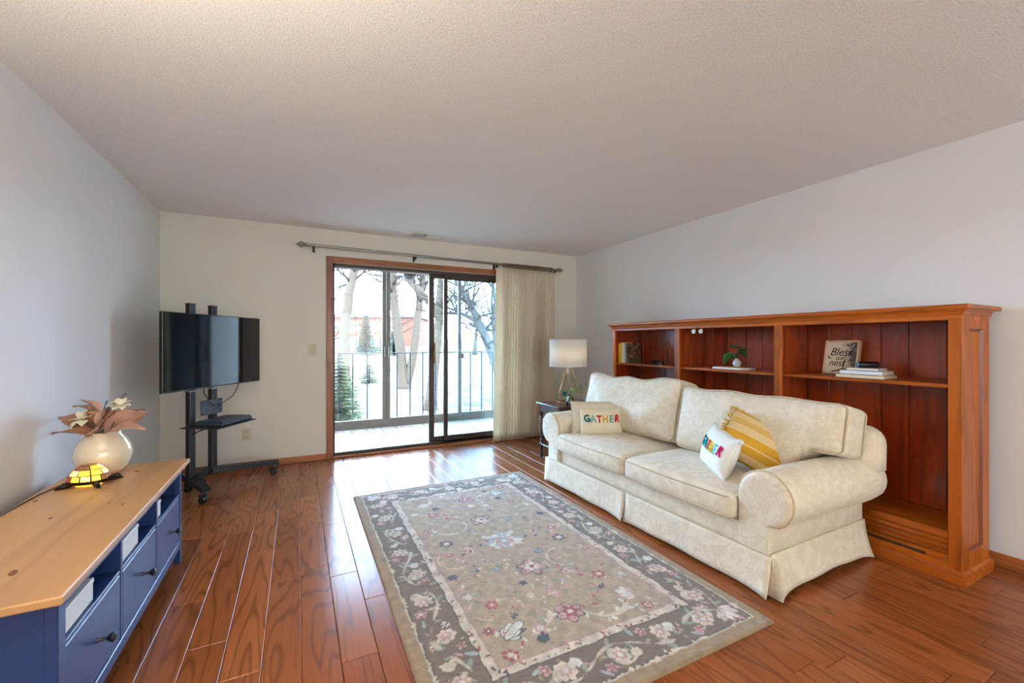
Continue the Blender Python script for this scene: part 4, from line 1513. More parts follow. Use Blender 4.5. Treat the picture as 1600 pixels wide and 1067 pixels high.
        for xx in (-0.098, 0.098):
            L = np.array([(xx, p[0], p[1]) for p in rrect(h[1] - 0.004, h[2] - 0.004, 0.06, 5, 0.04)])
            L = db(L)
            part(MB().tube([Mx @ Vector(p) for p in L.tolist()], 0.005, 7, closed=True), 'piping', bc, M['piping'])
    # skirt panels with box pleats
    def panel(fn, n, flare, nm='skirt_panel', arch=0.0, z1=0.205):
        P = []
        for i in range(9):
            f = i / 8
            row = []
            for j in range(n + 1):
                s = j / n
                e = abs(2 * s - 1)
                z = z1 + (0.012 + arch * (1 - e ** 3) - z1) * f
                out = flare * f ** 1.3 + 0.004 * math.sin(16 * s + 2 * f) * f + 0.020 * f ** 2 * e ** 10
                row.append(fn(s, out, z))
            P.append(row)
        return part(MB().grid(P), nm, solid=0.006)
    fx = 2.028
    panel(lambda s, o, z: (fx - o, YC - 1.0 + s * 0.997, z), 30, 0.018, arch=0.008)
    panel(lambda s, o, z: (fx - o, YC + 0.003 + s * 0.997, z), 30, 0.022, arch=0.008)
    for sg in (-1, 1):
        panel(lambda s, o, z: (2.032 + s * 0.905, YC + sg * (0.998 + o), z), 26, 0.030, arch=0.028, z1=0.215)
    for y in (YC - 0.985, YC, YC + 0.985):
        part(MB().grid([[(fx + 0.012 - 0.012 * f, y - 0.07 + 0.14 * j / 4, 0.2 - 0.185 * f) for j in range(5)] for f in (0, .5, 1)]), 'pleat_backing', solid=0.004)
    part(MB().tube([(fx - 0.002, YC - 1.0 + 2.0 * k / 20, 0.208) for k in range(21)], 0.004, 6), 'piping', mat=M['piping'])
    for sg in (-1, 1):
        part(MB().tube([(2.032 + 0.9 * k / 10, YC + sg * 0.998, 0.216) for k in range(11)], 0.003, 6), 'piping', mat=M['piping'])
    for x in (2.12, 2.84):
        for y in (YC - 0.9, YC + 0.9):
            part(MB().lathe([(0.025, 0), (0.03, 0.07)], (x, y, 0), 12), 'foot', mat=M['mahog'])
    t.rotation_euler = (0, 0, math.radians(0.9))


# ---------------------------------------------------------------- throw pillows
def pillow_surf(w, h, th, pinch=0.07):
    def f(u, v, side):
        x = w / 2 * u * (1 - pinch * (1 - v * v) * abs(u))
        y = h / 2 * v * (1 - pinch * (1 - u * u) * abs(v))
        z = side * th / 2 * (max(0.0, (1 - u ** 4) * (1 - v ** 4))) ** 0.55 * (1 - 0.25 * (u * u + v * v) / 2)
        return (x, y, z)
    return f


def pillow_mb(f, n=18, seed=0, amp=0.004):
    mb = MB()
    for side in (1, -1):
        P = []
        for i in range(n + 1):
            v = -math.cos(PI * i / n)
            row = []
            for j in range(n + 1):
                u = -math.cos(PI * j / n)
                x, y, z = f(u, v, side)
                z += side * amp * math.sin(5 * u + 3 * v + seed) * (1 - u * u) * (1 - v * v)
                row.append((x, y, z))
            P.append(row)
        mb.grid(P)
    # weld the seam
    key, rem, vs = {}, [], []
    for p in mb.v:
        k = tuple(round(c, 5) for c in p)
        if k not in key:
            key[k] = len(vs)
            vs.append(p)
        rem.append(key[k])
    out = MB()
    out.v = vs
    out.f = [tuple(rem[i] for i in q) for q in mb.f]
    return out


def letters(t, f, w, h, th, txt, cols, size, y0, arc, span):
    n = len(txt)
    for k, ch in enumerate(txt):
        s = (k + 0.5) / n * 2 - 1
        cx = s * span / 2
        cy = y0 + arc * s * s
        mb = text_mb(ch, size, 0.004, 0.0, 'CENTER', size * 0.035)
        V = []
        for p in mb.v:
            x = cx + p[0] * 0.82 * math.cos(-0.3 * s * 0.5) + p[1] * 0.15 * s
            y = cy + p[1]
            zz = f(max(-1, min(1, x / (w / 2))), max(-1, min(1, y / (h / 2))), 1)[2]
            V.append((x, y, zz + 0.003 + p[2]))
        mb.v = V
        build(mb, 'letter', simple('felt_' + ch.lower() + str(k), cols[k], 0.9, 0, 0.08, 200, 0.1), t, local=True, smooth=30, label='felt letter ' + ch)


def pompom(t, p, r, mat, seed):
    rng = random.Random(seed)
    mb = MB()
    for i in range(46):
        d = Vector((rng.gauss(0, 1), rng.gauss(0, 1), rng.gauss(0, 1))).normalized()
        mb.tube([Vector(p), Vector(p) + d * r * 0.6, Vector(p) + d * r * rng.uniform(.85, 1.1) + Vector((0, -r * 0.2, 0))], [0.003, 0.004, 0.0015], 4)
    build(mb, 'pompom', mat, t, local=True, smooth=180, fixn=False)


def pillows():
    R = Vector((0.893, -0.451, 0))
    # plain cream pillow
    Mx = frame_M((2.345, 2.945, 0.588), R, (0.10, 0.22, 1))
    f = pillow_surf(0.49, 0.275, 0.13, 0.04)
    t = thing('throw_pillow', (0, 0, 0), 'plain cream lumbar pillow with braided edge behind the lettered pillow', 'pillow', M=Mx)
    build(pillow_mb(f, 18, 2), 'cover', M['damask'], t, local=True, smooth=180)
    for (a, b) in (((-1, -1), (-1, 1)), ((1, -1), (1, 1)), ((-1, 1), (1, 1))):
        build(MB().tube([f(a[0] + (b[0] - a[0]) * k / 14, a[1] + (b[1] - a[1]) * k / 14, 1) for k in range(15)], 0.006, 6), 'braid', M['piping'], t, local=True, smooth=180)
    # the two lettered pillows
    C1 = [lin(20, 96, 112), lin(128, 172, 150), lin(196, 40, 40), lin(200, 170, 30), lin(120, 170, 160), lin(186, 28, 40)]
    C2 = [lin(10, 120, 132), lin(24, 140, 150), lin(196, 96, 60), lin(222, 190, 60), lin(100, 190, 190), lin(176, 20, 90)]
    for (o, rt, up, cv, cols, lab, sd, w, h) in (
            ((2.292, 2.862, 0.574), R, (0.13, 0.26, 1), M['canvas'], C1, 'cream lumbar pillow with felt letters GATHER at the far sofa end', 1, 0.355, 0.235),
            ((2.285, 1.728, 0.585), (-0.54, -0.84, -0.06), (0.30, -0.19, 1), M['whitecanvas'], C2, 'white lumbar pillow with felt letters GATHER turned away near right arm', 5, 0.385, 0.25)):
        Mx = frame_M(o, rt, up)
        f = pillow_surf(w, h, 0.125, 0.045)
        t = thing('throw_pillow', (0, 0, 0), lab, 'pillow', M=Mx)
        build(pillow_mb(f, 18, sd), 'cover', cv, t, local=True, smooth=180)
        build(MB().tube([f(*p, 1) for p in [(-1 + 2 * k / 12, -1) for k in range(12)] + [(1, -1 + 2 * k / 12) for k in range(12)] + [(1 - 2 * k / 12, 1) for k in range(12)] + [(-1, 1 - 2 * k / 12) for k in range(12)]], 0.003, 6, closed=True), 'seam', cv, t, local=True, smooth=180)
        letters(t, f, w, h, 0.125, 'GATHER', cols, 0.082, 0.008, 0.012, 0.30)
        for k, (u, v) in enumerate(((1, 1), (1, -1), (-1, 1), (-1, -1))):
            p = f(u, v, 1)
            pompom(t, (p[0] * 1.02, p[1] * 0.97, p[2]), 0.019, cv, k + sd * 10)
    # mustard striped pillow with fringe, wedged behind
    rt = Vector((0.52, -0.72, -0.46)).normalized()
    Mx = frame_M((2.465, 1.60, 0.625), rt, (0.62, -0.1, 0.8))
    w, h = 0.41, 0.30
    f = pillow_surf(w, h, 0.13, 0.04)
    nt = NT('mustard_stripe')
    v = nt.coords()
    sx = nt.n('SeparateXYZ')
    nt.l(v, sx.inputs[0])
    yv = sx.outputs[1]
    acc = None
    for c in (0.118, 0.106, 0.094, 0.046, 0.034, 0.022, 0.010, -0.05, -0.104, -0.114, -0.124, -0.134):
        d = nt.math('ABSOLUTE', nt.math('SUBTRACT', yv, c))
        s = nt.math('LESS_THAN', d, 0.0022)
        acc = s if acc is None else nt.math('MAXIMUM', acc, s)
    band = nt.math('LESS_THAN', nt.math('ABSOLUTE', nt.math('SUBTRACT', yv, 0.07)), 0.062)
    base = nt.mixc(band, lin(206, 156, 52), lin(208, 172, 104))
    col = nt.mixc(acc, base, lin(236, 226, 204))
    wv = nt.noise(v, 380, 2)
    nt.set(**{'Base Color': nt.mixc(nt.math('MULTIPLY', wv, 0.25), col, lin(150, 108, 40)), 'Roughness': 0.9, 'Specular IOR Level': 0.15})
    nt.bump(wv, 0.3, 0.002)
    t = thing('throw_pillow', (0, 0, 0), 'mustard yellow striped pillow with fringed ends beside the right arm', 'pillow', M=Mx)
    build(pillow_mb(f, 18, 9), 'cover', nt.m, t, local=True, smooth=180)
    fm1 = simple('mustard_fringe', lin(204, 152, 52), 0.9, 0, 0.25, 120)
    fm2 = simple('cream_fringe', lin(226, 206, 162), 0.9, 0, 0.15, 120)
    rng = random.Random(2)
    for (m, sgn, nn) in ((fm1, 1, 60), (fm2, 1, 60), (fm1, -1, 55), (fm2, -1, 45)):
        mb = MB()
        for k in range(nn):
            y = rng.uniform(-1, 1)
            p = Vector(f(sgn, y, 1))
            d = Vector((sgn, rng.uniform(-.6, .6), rng.uniform(-.5, .6))).normalized()
            L = rng.uniform(.018, .034)
            mb.tube([p, p + d * L * .6 + Vector((0, 0, rng.uniform(-.006, .008))), p + d * L + Vector((rng.uniform(-.008, .008), rng.uniform(-.012, .004), 0))], [0.0035, 0.003, 0.0016], 4)
        tag(build(mb, 'fringe', m, t, local=True, smooth=180, fixn=False), kind='stuff')
    mb = MB()
    for k in range(70):
        x = rng.uniform(-1, 1)
        p = Vector(f(x, 1, 1))
        mb.tube([p, p + Vector((rng.uniform(-.006, .006), rng.uniform(.008, .018), rng.uniform(-.008, .012)))], [0.004, 0.002], 4)
    tag(build(mb, 'fringe', fm2, t, local=True, smooth=180, fixn=False), kind='stuff')


# ---------------------------------------------------------------- bookcase
XF, XBK, YA, YZ = 3.04, 3.40, 0.895, 3.60


def bookcase():
    t = thing('bookcase', (3.22, 2.25, 0), 'long low honey oak bookcase with three open bays along right wall', 'bookcase')
    ok, oy, ob = M['oak'], M['oak_y'], M['oak_shaded']
    B = lambda nm, m, *a, parent=t, b=0.002: build(bx(*a, b), nm, m, parent)
    stiles = [(YA, 0.95), (1.805, 1.859), (2.70, 2.757), (3.562, YZ)]
    for (a, b) in stiles:
        B('stile', ok, XF, XF + 0.022, a, b, 0.055, 1.365)
    B('top_rail', oy, XF, XF + 0.022, YA, YZ, 1.362, 1.40)
    # upright partitions
    for (a, b) in stiles[1:3]:
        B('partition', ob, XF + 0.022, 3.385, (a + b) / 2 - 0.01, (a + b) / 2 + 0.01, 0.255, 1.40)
    B('end_panel', ok, XF + 0.022, XBK, YZ - 0.012, YZ, 0.055, 1.40)
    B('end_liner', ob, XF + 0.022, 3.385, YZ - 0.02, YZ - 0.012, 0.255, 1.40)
    B('back_panel', M['slot'], XBK - 0.001, XBK + 0.004, YA + 0.02, YZ - 0.005, 0.06, 1.40, b=0)
    # framed right end
    e = B('end_panel', ok, XF + 0.022, XBK, YA + 0.012, YA + 0.022, 0.055, 1.40)
    B('end_stile', ok, XF + 0.022, 3.125, YA, YA + 0.012, 0.055, 1.40, parent=e)
    B('end_stile', ok, 3.31, XBK, YA, YA + 0.012, 0.055, 1.40, parent=e)
    B('end_rail', ok, 3.125, 3.31, YA, YA + 0.012, 1.315, 1.40, parent=e)
    B('end_rail', ok, 3.125, 3.31, YA, YA + 0.012, 0.055, 0.15, parent=e)
    mb = MB()
    for (x, s) in ((3.125, 1), (3.31, -1)):
        mb.add([(x, YA + 0.001, 0.15), (x, YA + 0.001, 1.315), (x + 0.012 * s, YA + 0.0125, 1.303), (x + 0.012 * s, YA + 0.0125, 0.162)], [(0, 1, 2, 3)])
    for (z, s) in ((0.15, 1), (1.315, -1)):
        mb.add([(3.125, YA + 0.001, z), (3.31, YA + 0.001, z), (3.298, YA + 0.0125, z + 0.012 * s), (3.137, YA + 0.0125, z + 0.012 * s)], [(0, 1, 2, 3)])
    build(mb, 'panel_moulding', simple('dark_oak_bead', lin(112, 44, 16), 0.35), e, smooth=0)
    build(MB().add([(3.17, YA - 0.001, 1.392), (3.28, YA - 0.001, 1.392), (3.225, YA - 0.001, 1.335), (3.17, YA + 0.002, 1.392), (3.28, YA + 0.002, 1.392), (3.225, YA + 0.002, 1.335)],
                   [(0, 1, 2), (5, 4, 3), (0, 3, 4, 1), (1, 4, 5, 2), (2, 5, 3, 0)]), 'inlay', simple('cherry_inlay', lin(196, 84, 36), 0.3), e, smooth=0, label='small reddish triangular inlay')
    # back boards, one by one
    rng = random.Random(8)
    for (a, b) in ((0.917, 1.822), (1.842, 2.7185), (2.7385, 3.58)):
        ys = [a]
        while b - ys[-1] > 0.22:
            ys.append(ys[-1] + rng.uniform(0.135, 0.175))
        ys.append(b)
        for k in range(len(ys) - 1):
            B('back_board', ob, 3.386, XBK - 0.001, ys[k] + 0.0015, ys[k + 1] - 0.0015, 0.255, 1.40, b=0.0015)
    # shelves
    for (a, b) in ((0.917, 1.822), (1.842, 2.7185), (2.7385, 3.58)):
        B('shelf', oy, XF + 0.03, 3.385, a, b, 1.003, 1.024, b=0.003)
        B('bottom_shelf', oy, XF + 0.022, 3.385, a, b, 0.232, 0.254, b=0.003)
    B('top_liner', oy, XF + 0.022, 3.385, YA + 0.022, YZ - 0.02, 1.393, 1.40)
    # reeded plinth below the bottom shelf, with a long dark slot
    for (a, b) in ((0.95, 1.805), (1.859, 2.70), (2.757, 3.562)):
        for (z0, z1, dx) in ((0.214, 0.255, 0.0), (0.184, 0.211, 0.006), (0.156, 0.182, 0.003), (0.128, 0.154, 0.006), (0.106, 0.126, 0.003), (0.055, 0.090, 0.0)):
            B('plinth_strip', oy, XF + dx, XF + 0.022, a, b, z0, z1, b=0.003)
        B('plinth_strip', oy, XF + 0.003, XF + 0.022, a, a + 0.09, 0.088, 0.108, b=0.002)
        B('slot_back', M['slot'], XF + 0.02, XF + 0.026, a, b, 0.055, 0.255, b=0)
    # base moulding and cornice, stepped profiles wrapped round the front and both ends
    def wrap(nm, prof, m):
        mb = MB()
        rings = []
        path = [((XBK), YA, (0, -1)), (XF, YA, (-1, -1)), (XF, YZ, (-1, 1)), (XBK, YZ, (0, 1))]
        for (x, y, d) in path:
            rings.append([(x + d[0] * o, y + d[1] * o, z) for (o, z) in prof])
        mb.loft(rings, cap=True)
        return build(mb, nm, m, t, smooth=30)
    wrap('base_moulding', [(-0.02, 0), (0.018, 0), (0.018, 0.045), (0.012, 0.056), (0.002, 0.064), (-0.02, 0.064)], oy)
    wrap('cornice', [(-0.02, 1.385), (0.004, 1.385), (0.008, 1.392), (0.010, 1.404), (0.018, 1.410), (0.022, 1.418), (-0.02, 1.418)], oy)
    build(bx(XF - 0.034, 3.455, YA - 0.034, YZ + 0.034, 1.416, 1.442, 0.006), 'top', oy, t)
    # two small white pucks under the top rail
    for y in (2.589, 2.516):
        k = MB().lathe([(0.004, 0.0), (0.016, 0.002), (0.021, 0.008), (0.019, 0.014), (0.008, 0.018)], (0, 0, 0), 16)
        k.xf(frame_M((3.10, y, 1.338), (0, -1, 0), (0, 0, 1)))
        k.tube([(3.105, y, 1.345), (3.11, y, 1.393)], 0.004, 6)
        build(k, 'white_puck', M['white'], t, label='small round white puck')


def book(name, x0, x1, y0, y1, z0, z1, spine, cover, label, group, M4=None, face='x'):
    """a book with cover boards, a rounded spine and a page block; face = axis the spine looks along (towards minus)"""
    c = ((x0 + x1) / 2, (y0 + y1) / 2, z0)
    t = thing(name, c, label, 'book', group, M=M4)
    cm = simple('cover_' + name + str(len(MWD)), cover, 0.45, 0, 0.06, 60)
    g = 0.003
    loc = M4 is not None
    K = dict(local=True) if loc else {}
    off = np.array((0, 0, 0))
    def S(a, b, c_, d, e, f, bb=0.001):
        mb = MB().box(a, b, c_, d, e, f, bb)
        return mb
    if face == 'x':      # standing
        build(S(x0, x1, y0, y0 + g, z0, z1), 'cover', cm, t)
        build(S(x0, x1, y1 - g, y1, z0, z1), 'cover', cm, t)
        sp = MB().loft([[(x0 + g + 0.0 - 0.006 * math.sin(PI * k / 8), y0 + (y1 - y0) * k / 8, z) for k in range(9)] + [(x0 + 0.008, y1, z), (x0 + 0.008, y0, z)] for z in (z0, z1)])
        build(sp, 'spine', simple('spine_' + name + str(len(MWD)), spine, 0.45, 0, 0.06, 60), t)
        build(S(x0 + 0.008, x1 - 0.004, y0 + g, y1 - g, z0 + 0.004, z1 - 0.004, 0), 'pages', M['page'], t, smooth=0)
    else:                # lying flat, spine towards minus x
        build(S(x0, x1, y0, y1, z0, z0 + g), 'cover', cm, t)
        build(S(x0, x1, y0, y1, z1 - g, z1), 'cover', cm, t)
        build(S(x0, x0 + 0.005, y0, y1, z0, z1), 'spine', simple('spine_' + name + str(len(MWD)), spine, 0.45, 0, 0.06, 60), t)
        build(S(x0 + 0.005, x1 - 0.004, y0 + 0.004, y1 - 0.004, z0 + g, z1 - g, 0), 'pages', M['page'], t, smooth=0)
    return t


def shelf_things():
    M['page'] = simple('page_block', lin(226, 216, 190), 0.85, 0, 0.06, 200)
    zs = 1.0245
    y = 3.574
    G = 'upright books on the far bay shelf'
    for (th, h, d, sp, cv, lab) in ((0.034, 0.205, 0.15, (226, 190, 34), (226, 190, 34), 'bright yellow hardback at the left end of the far shelf row'),
                                    (0.018, 0.216, 0.15, (232, 196, 90), (232, 190, 60), 'pale yellow paperback second from left in the far shelf row'),
                                    (0.014, 0.212, 0.14, (236, 206, 150), (230, 200, 140), 'cream-orange thin paperback third in the far shelf row'),
                                    (0.016, 0.206, 0.15, (232, 226, 212), (226, 220, 208), 'white paperback fourth in the far shelf row'),
                                    (0.014, 0.206, 0.15, (150, 190, 204), (130, 172, 190), 'light blue paperback fifth in the far shelf row'),
                                    (0.012, 0.200, 0.15, (210, 212, 210), (190, 192, 188), 'pale grey thin paperback sixth in the far shelf row')):
        book('upright_book', 3.10, 3.10 + d, y - th, y - 0.001, zs, zs + h, lin(*sp), lin(*cv), lab, G)
        y -= th
    # picture book leaning on the row, its brown cover in view
    th = 0.018
    t = thing('picture_book', (3.18, y - 0.02, zs), 'dark brown picture book leaning against the row of books', 'book')
    nt = NT('brown_cover')
    v = nt.coords()
    n = nt.noise(v, 34, 4, 0.6, 1.0)
    sz = nt.n('SeparateXYZ')
    nt.l(v, sz.inputs[0])
    low = nt.math('LESS_THAN', sz.outputs[2], 0.06)
    pic = nt.ramp(n, [(0.36, lin(40, 22, 16)), (0.5, lin(92, 44, 28)), (0.66, lin(170, 140, 110))])
    nt.set(**{'Base Color': nt.mixc(low, pic, lin(86, 70, 46)), 'Roughness': 0.35})
    y0, y1 = y - 0.012, y - 0.045
    def leanq(x0, x1, o, w, z0, z1):
        # slab whose bottom is at y1 and top leans to y0
        k = (y0 - y1) / (z1 - z0)
        vs = []
        for x in (x0, x1):
            for (a, z) in ((0, z0), (w, z0), (w, z1), (0, z1)):
                vs.append((x, y1 + (z - z0) * k - o - a, z))
        return MB().add(vs, [(0, 1, 2, 3), (7, 6, 5, 4), (0, 4, 5, 1), (1, 5, 6, 2), (2, 6, 7, 3), (3, 7, 4, 0)])
    build(leanq(3.09, 3.275, 0.016, 0.003, zs + 0.001, zs + 0.208), 'front_cover', nt.m, t, smooth=0)
    build(leanq(3.09, 3.275, 0.0, 0.003, zs + 0.001, zs + 0.208), 'back_cover', nt.m, t, smooth=0)
    build(leanq(3.09, 3.094, 0.003, 0.013, zs + 0.001, zs + 0.208), 'spine', nt.m, t, smooth=0)
    build(leanq(3.096, 3.272, 0.003, 0.013, zs + 0.004, zs + 0.205), 'pages', M['page'], t, smooth=0)
    # black coiled cord with adapter
    t = thing('power_cord', (3.13, 3.05, zs), 'coiled black power cord with adapter on the far bay shelf', 'cord')
    pts = []
    for k in range(60):
        a = 2 * PI * k / 18
        r = 0.045 + 0.006 * math.sin(k * 1.7)
        pts.append((3.14 + 0.6 * r * math.cos(a), 3.05 + r * 1.5 * math.sin(a), zs + 0.006 + 0.0005 * k + 0.003 * math.sin(a * 2.3)))
    pts += [(3.12, 3.13, zs + 0.02), (3.10, 3.16, zs + 0.012), (3.09, 3.18, zs + 0.008)]
    build(MB().tube(pts, 0.005, 6), 'cable', M['blackplastic'], t, smooth=180)
    build(bx(3.09, 3.13, 2.955, 3.0, zs, zs + 0.03, 0.005), 'adapter', M['blackplastic'], t)
    build(MB().tube([(3.095, 3.17, zs + 0.006), (3.085, 3.2, zs + 0.006)], 0.006, 8), 'plug', M['pewter'], t)
    # white board / tray, glass vase with a leafy cutting
    t = thing('serving_board', (3.16, 2.27, zs), 'white rounded board lying under the small plant on the middle shelf', 'board')
    P = rrect(0.085, 0.16, 0.06, 6)
    rings = [[(3.165 + p[0] * s, 2.265 + p[1] * s, zs + z) for p in P] for (s, z) in ((.97, 0.0005), (1.0, 0.003), (1.0, 0.013), (0.98, 0.016))]
    build(MB().loft(rings), 'slab', M['white'], t)
    P2 = rrect(0.055, 0.13, 0.04, 6)
    build(MB().loft([[(3.165 + p[0] * s, 2.265 + p[1] * s, zs + z) for p in P2] for (s, z) in ((1, 0.0162), (0.99, 0.0185))]), 'inlay', M['pine'], t)
    zv = zs + 0.019
    c = (3.17, 2.235, zv)
    t = thing('bud_vase', c, 'small round clear glass vase on the white board', 'vase')
    build(MB().lathe([(0.014, 0), (0.026, 0.008), (0.033, 0.026), (0.029, 0.046), (0.015, 0.060), (0.016, 0.068), (0.013, 0.068), (0.012, 0.060), (0.026, 0.045), (0.03, 0.026), (0.022, 0.01), (0.004, 0.006)], c, 24, cap=False), 'bowl', simple('milky_glass', lin(196, 200, 206), 0.08, 0, 0.04, 20, 0.6), t, smooth=180)
    t = thing('plant_cutting', (c[0], c[1], zv + 0.07), 'leafy green plant cutting standing in the small shelf vase', 'plant')
    gm = simple('glossy_leaf', lin(52, 112, 46), 0.3, 0, 0.3, 18)
    gd = simple('dark_leaf', lin(30, 72, 36), 0.3, 0, 0.3, 18)
    b = Vector((c[0], c[1], zv + 0.06))
    for (tip, w, m, st) in (((0.0, 0.12, -0.045), .03, gm, (0, .06, .045)), ((-0.02, 0.11, -0.02), .026, gm, (0, .055, .05)), ((0.02, 0.09, 0.0), .03, gm, (0, .04, .05)), ((-0.01, 0.07, 0.10), .018, gd, (0, .0, .095)),
                            ((0.01, -0.075, 0.02), .026, gd, (0, -.02, .08)), ((-0.02, -0.05, 0.09), .014, gd, (0, -.01, .09)), ((0.02, 0.03, 0.045), .02, gm, (0, .01, .03)), ((0.0, 0.015, 0.17), .010, gd, (0, 0, .11)), ((0, -.09, .1), .01, gd, (0, -.03, .09))):
        s = b + Vector(st)
        build(leaf_mb(s, b + Vector(tip), w, 0.12, 0.8), 'leaf', m, t, smooth=180, solid=0.001)
        build(MB().tube([b - Vector((0, 0, 0.04)), b + Vector((0, st[1] * .3, st[2] * .6)), s], 0.002, 5), 'stem', gd, t)
    # framed canvas sign
    Mx = frame_M((3.285, 1.568, zs + 0.003), (0, -1, 0), (0.22, 0, 1))
    t = thing('canvas_sign', (0, 0, 0), 'wood-framed sign reading Bless our nest leaning on the near shelf', 'sign', M=Mx)
    w, h = 0.205, 0.235
    fm = simple('pale_wood_frame', lin(226, 200, 166), 0.6, 0, 0.08, 40)
    fr = build(MB().box(-w / 2, -w / 2 + 0.012, 0, h, -0.03, 0.004, 0.001).box(w / 2 - 0.012, w / 2, 0, h, -0.03, 0.004, 0.001).box(-w / 2 + 0.012, w / 2 - 0.012, 0, 0.012, -0.03, 0.004, 0.001).box(-w / 2 + 0.012, w / 2 - 0.012, h - 0.012, h, -0.03, 0.004, 0.001), 'frame', fm, t, local=True)
    nt = NT('sign_print')
    v = nt.coords()
    sep = nt.n('SeparateXYZ')
    nt.l(v, sep.inputs[0])
    nz = nt.noise(v, 22, 4, 0.6, 0.8)
    dx = nt.math('ADD', sep.outputs[0], nt.math('MULTIPLY', nt.math('SUBTRACT', nz, 0.5), 0.16))
    k = nt.ramp(dx, [(0.0, lin(238, 226, 206)), (0.035, lin(196, 182, 164)), (0.07, lin(92, 86, 86))])
    nt.set(**{'Base Color': k, 'Roughness': 0.7})
    build(MB().box(-w / 2 + 0.011, w / 2 - 0.011, 0.011, h - 0.011, -0.01, 0.0), 'print', nt.m, t, local=True, smooth=0)
    ink = simple('black_ink', lin(34, 28, 26), 0.6, 0, 0.1, 60)
    for (s, x, y, sz_) in (('Bless', -0.004, 0.152, 0.078), ('our', -0.005, 0.112, 0.045), ('nest', -0.022, 0.078, 0.068)):
        mb = text_mb(s, sz_, 0.001, 0.32)
        mb.xf(Matrix.Translation((x, y, 0.0008)) @ Matrix.Diagonal((0.82, 1, 1, 1)))
        build(mb, 'lettering', ink, t, local=True, smooth=0, label='lettering ' + s)
    mb = MB()
    for pts in ([(0.062, 0.218, .001), (0.06, 0.206, .001), (0.045, 0.200, .001), (0.025, 0.204, .001)], [(0.03, 0.105, .001), (0.022, 0.08, .001), (0.018, 0.04, .001), (-0.01, 0.025, .001), (-0.05, 0.018, .001)], [(0.018, 0.04, .001), (0.05, 0.03, .001), (0.08, 0.035, .001)], [(-0.078, 0.125, .001), (-0.07, 0.112, .001), (-0.058, 0.108, .001)]):
        mb.tube(pts, [0.003 + 0.002 * (i % 2) for i in range(len(pts))], 5)
    mb.v = [(x, y, 0.0006 + (z - 0.001) * 0.15 + 0.0004) for (x, y, z) in mb.v]
    build(mb, 'painted_branch', ink, t, local=True, smooth=0)
    # stack of books and a little speaker
    G = 'books stacked beside the sign'
    book('stacked_book', 3.075, 3.25, 1.235, 1.485, zs, zs + 0.022, lin(226, 206, 176), lin(186, 134, 78), 'tan book at the bottom of the stack beside the sign', G, face='z')
    book('stacked_book', 3.08, 3.235, 1.245, 1.465, zs + 0.0222, zs + 0.046, lin(230, 232, 238), lin(224, 222, 220), 'thick white book in the middle of the stack beside the sign', G, face='z')
    book('stacked_book', 3.10, 3.225, 1.275, 1.435, zs + 0.0462, zs + 0.062, lin(226, 222, 210), lin(214, 204, 186), 'thin cream book on top of the stack beside the sign', G, face='z')
    Mx = Matrix.Translation((3.115, 1.385, zs + 0.0818)) @ Matrix.Rotation(math.radians(-40), 4, 'Z')
    t = thing('portable_speaker', (0, 0, 0), 'small dark cylindrical speaker lying on the stacked books', 'speaker', M=Mx)
    build(MB().lathe([(0.010, 0.0), (0.0175, 0.002), (0.0193, 0.008), (0.0193, 0.104), (0.0175, 0.110), (0.01, 0.112)], (0, 0, 0), 20, axis='x'), 'body', M['blackplastic'], t, smooth=40, local=True)
    build(MB().lathe([(0.003, -0.002), (0.012, -0.002), (0.0165, 0.0005), (0.0165, 0.003)], (0, 0, 0), 18, axis='x'), 'end_cap', simple('blue_grille', lin(64, 108, 144), 0.4), t, local=True, label='blue round end cap')


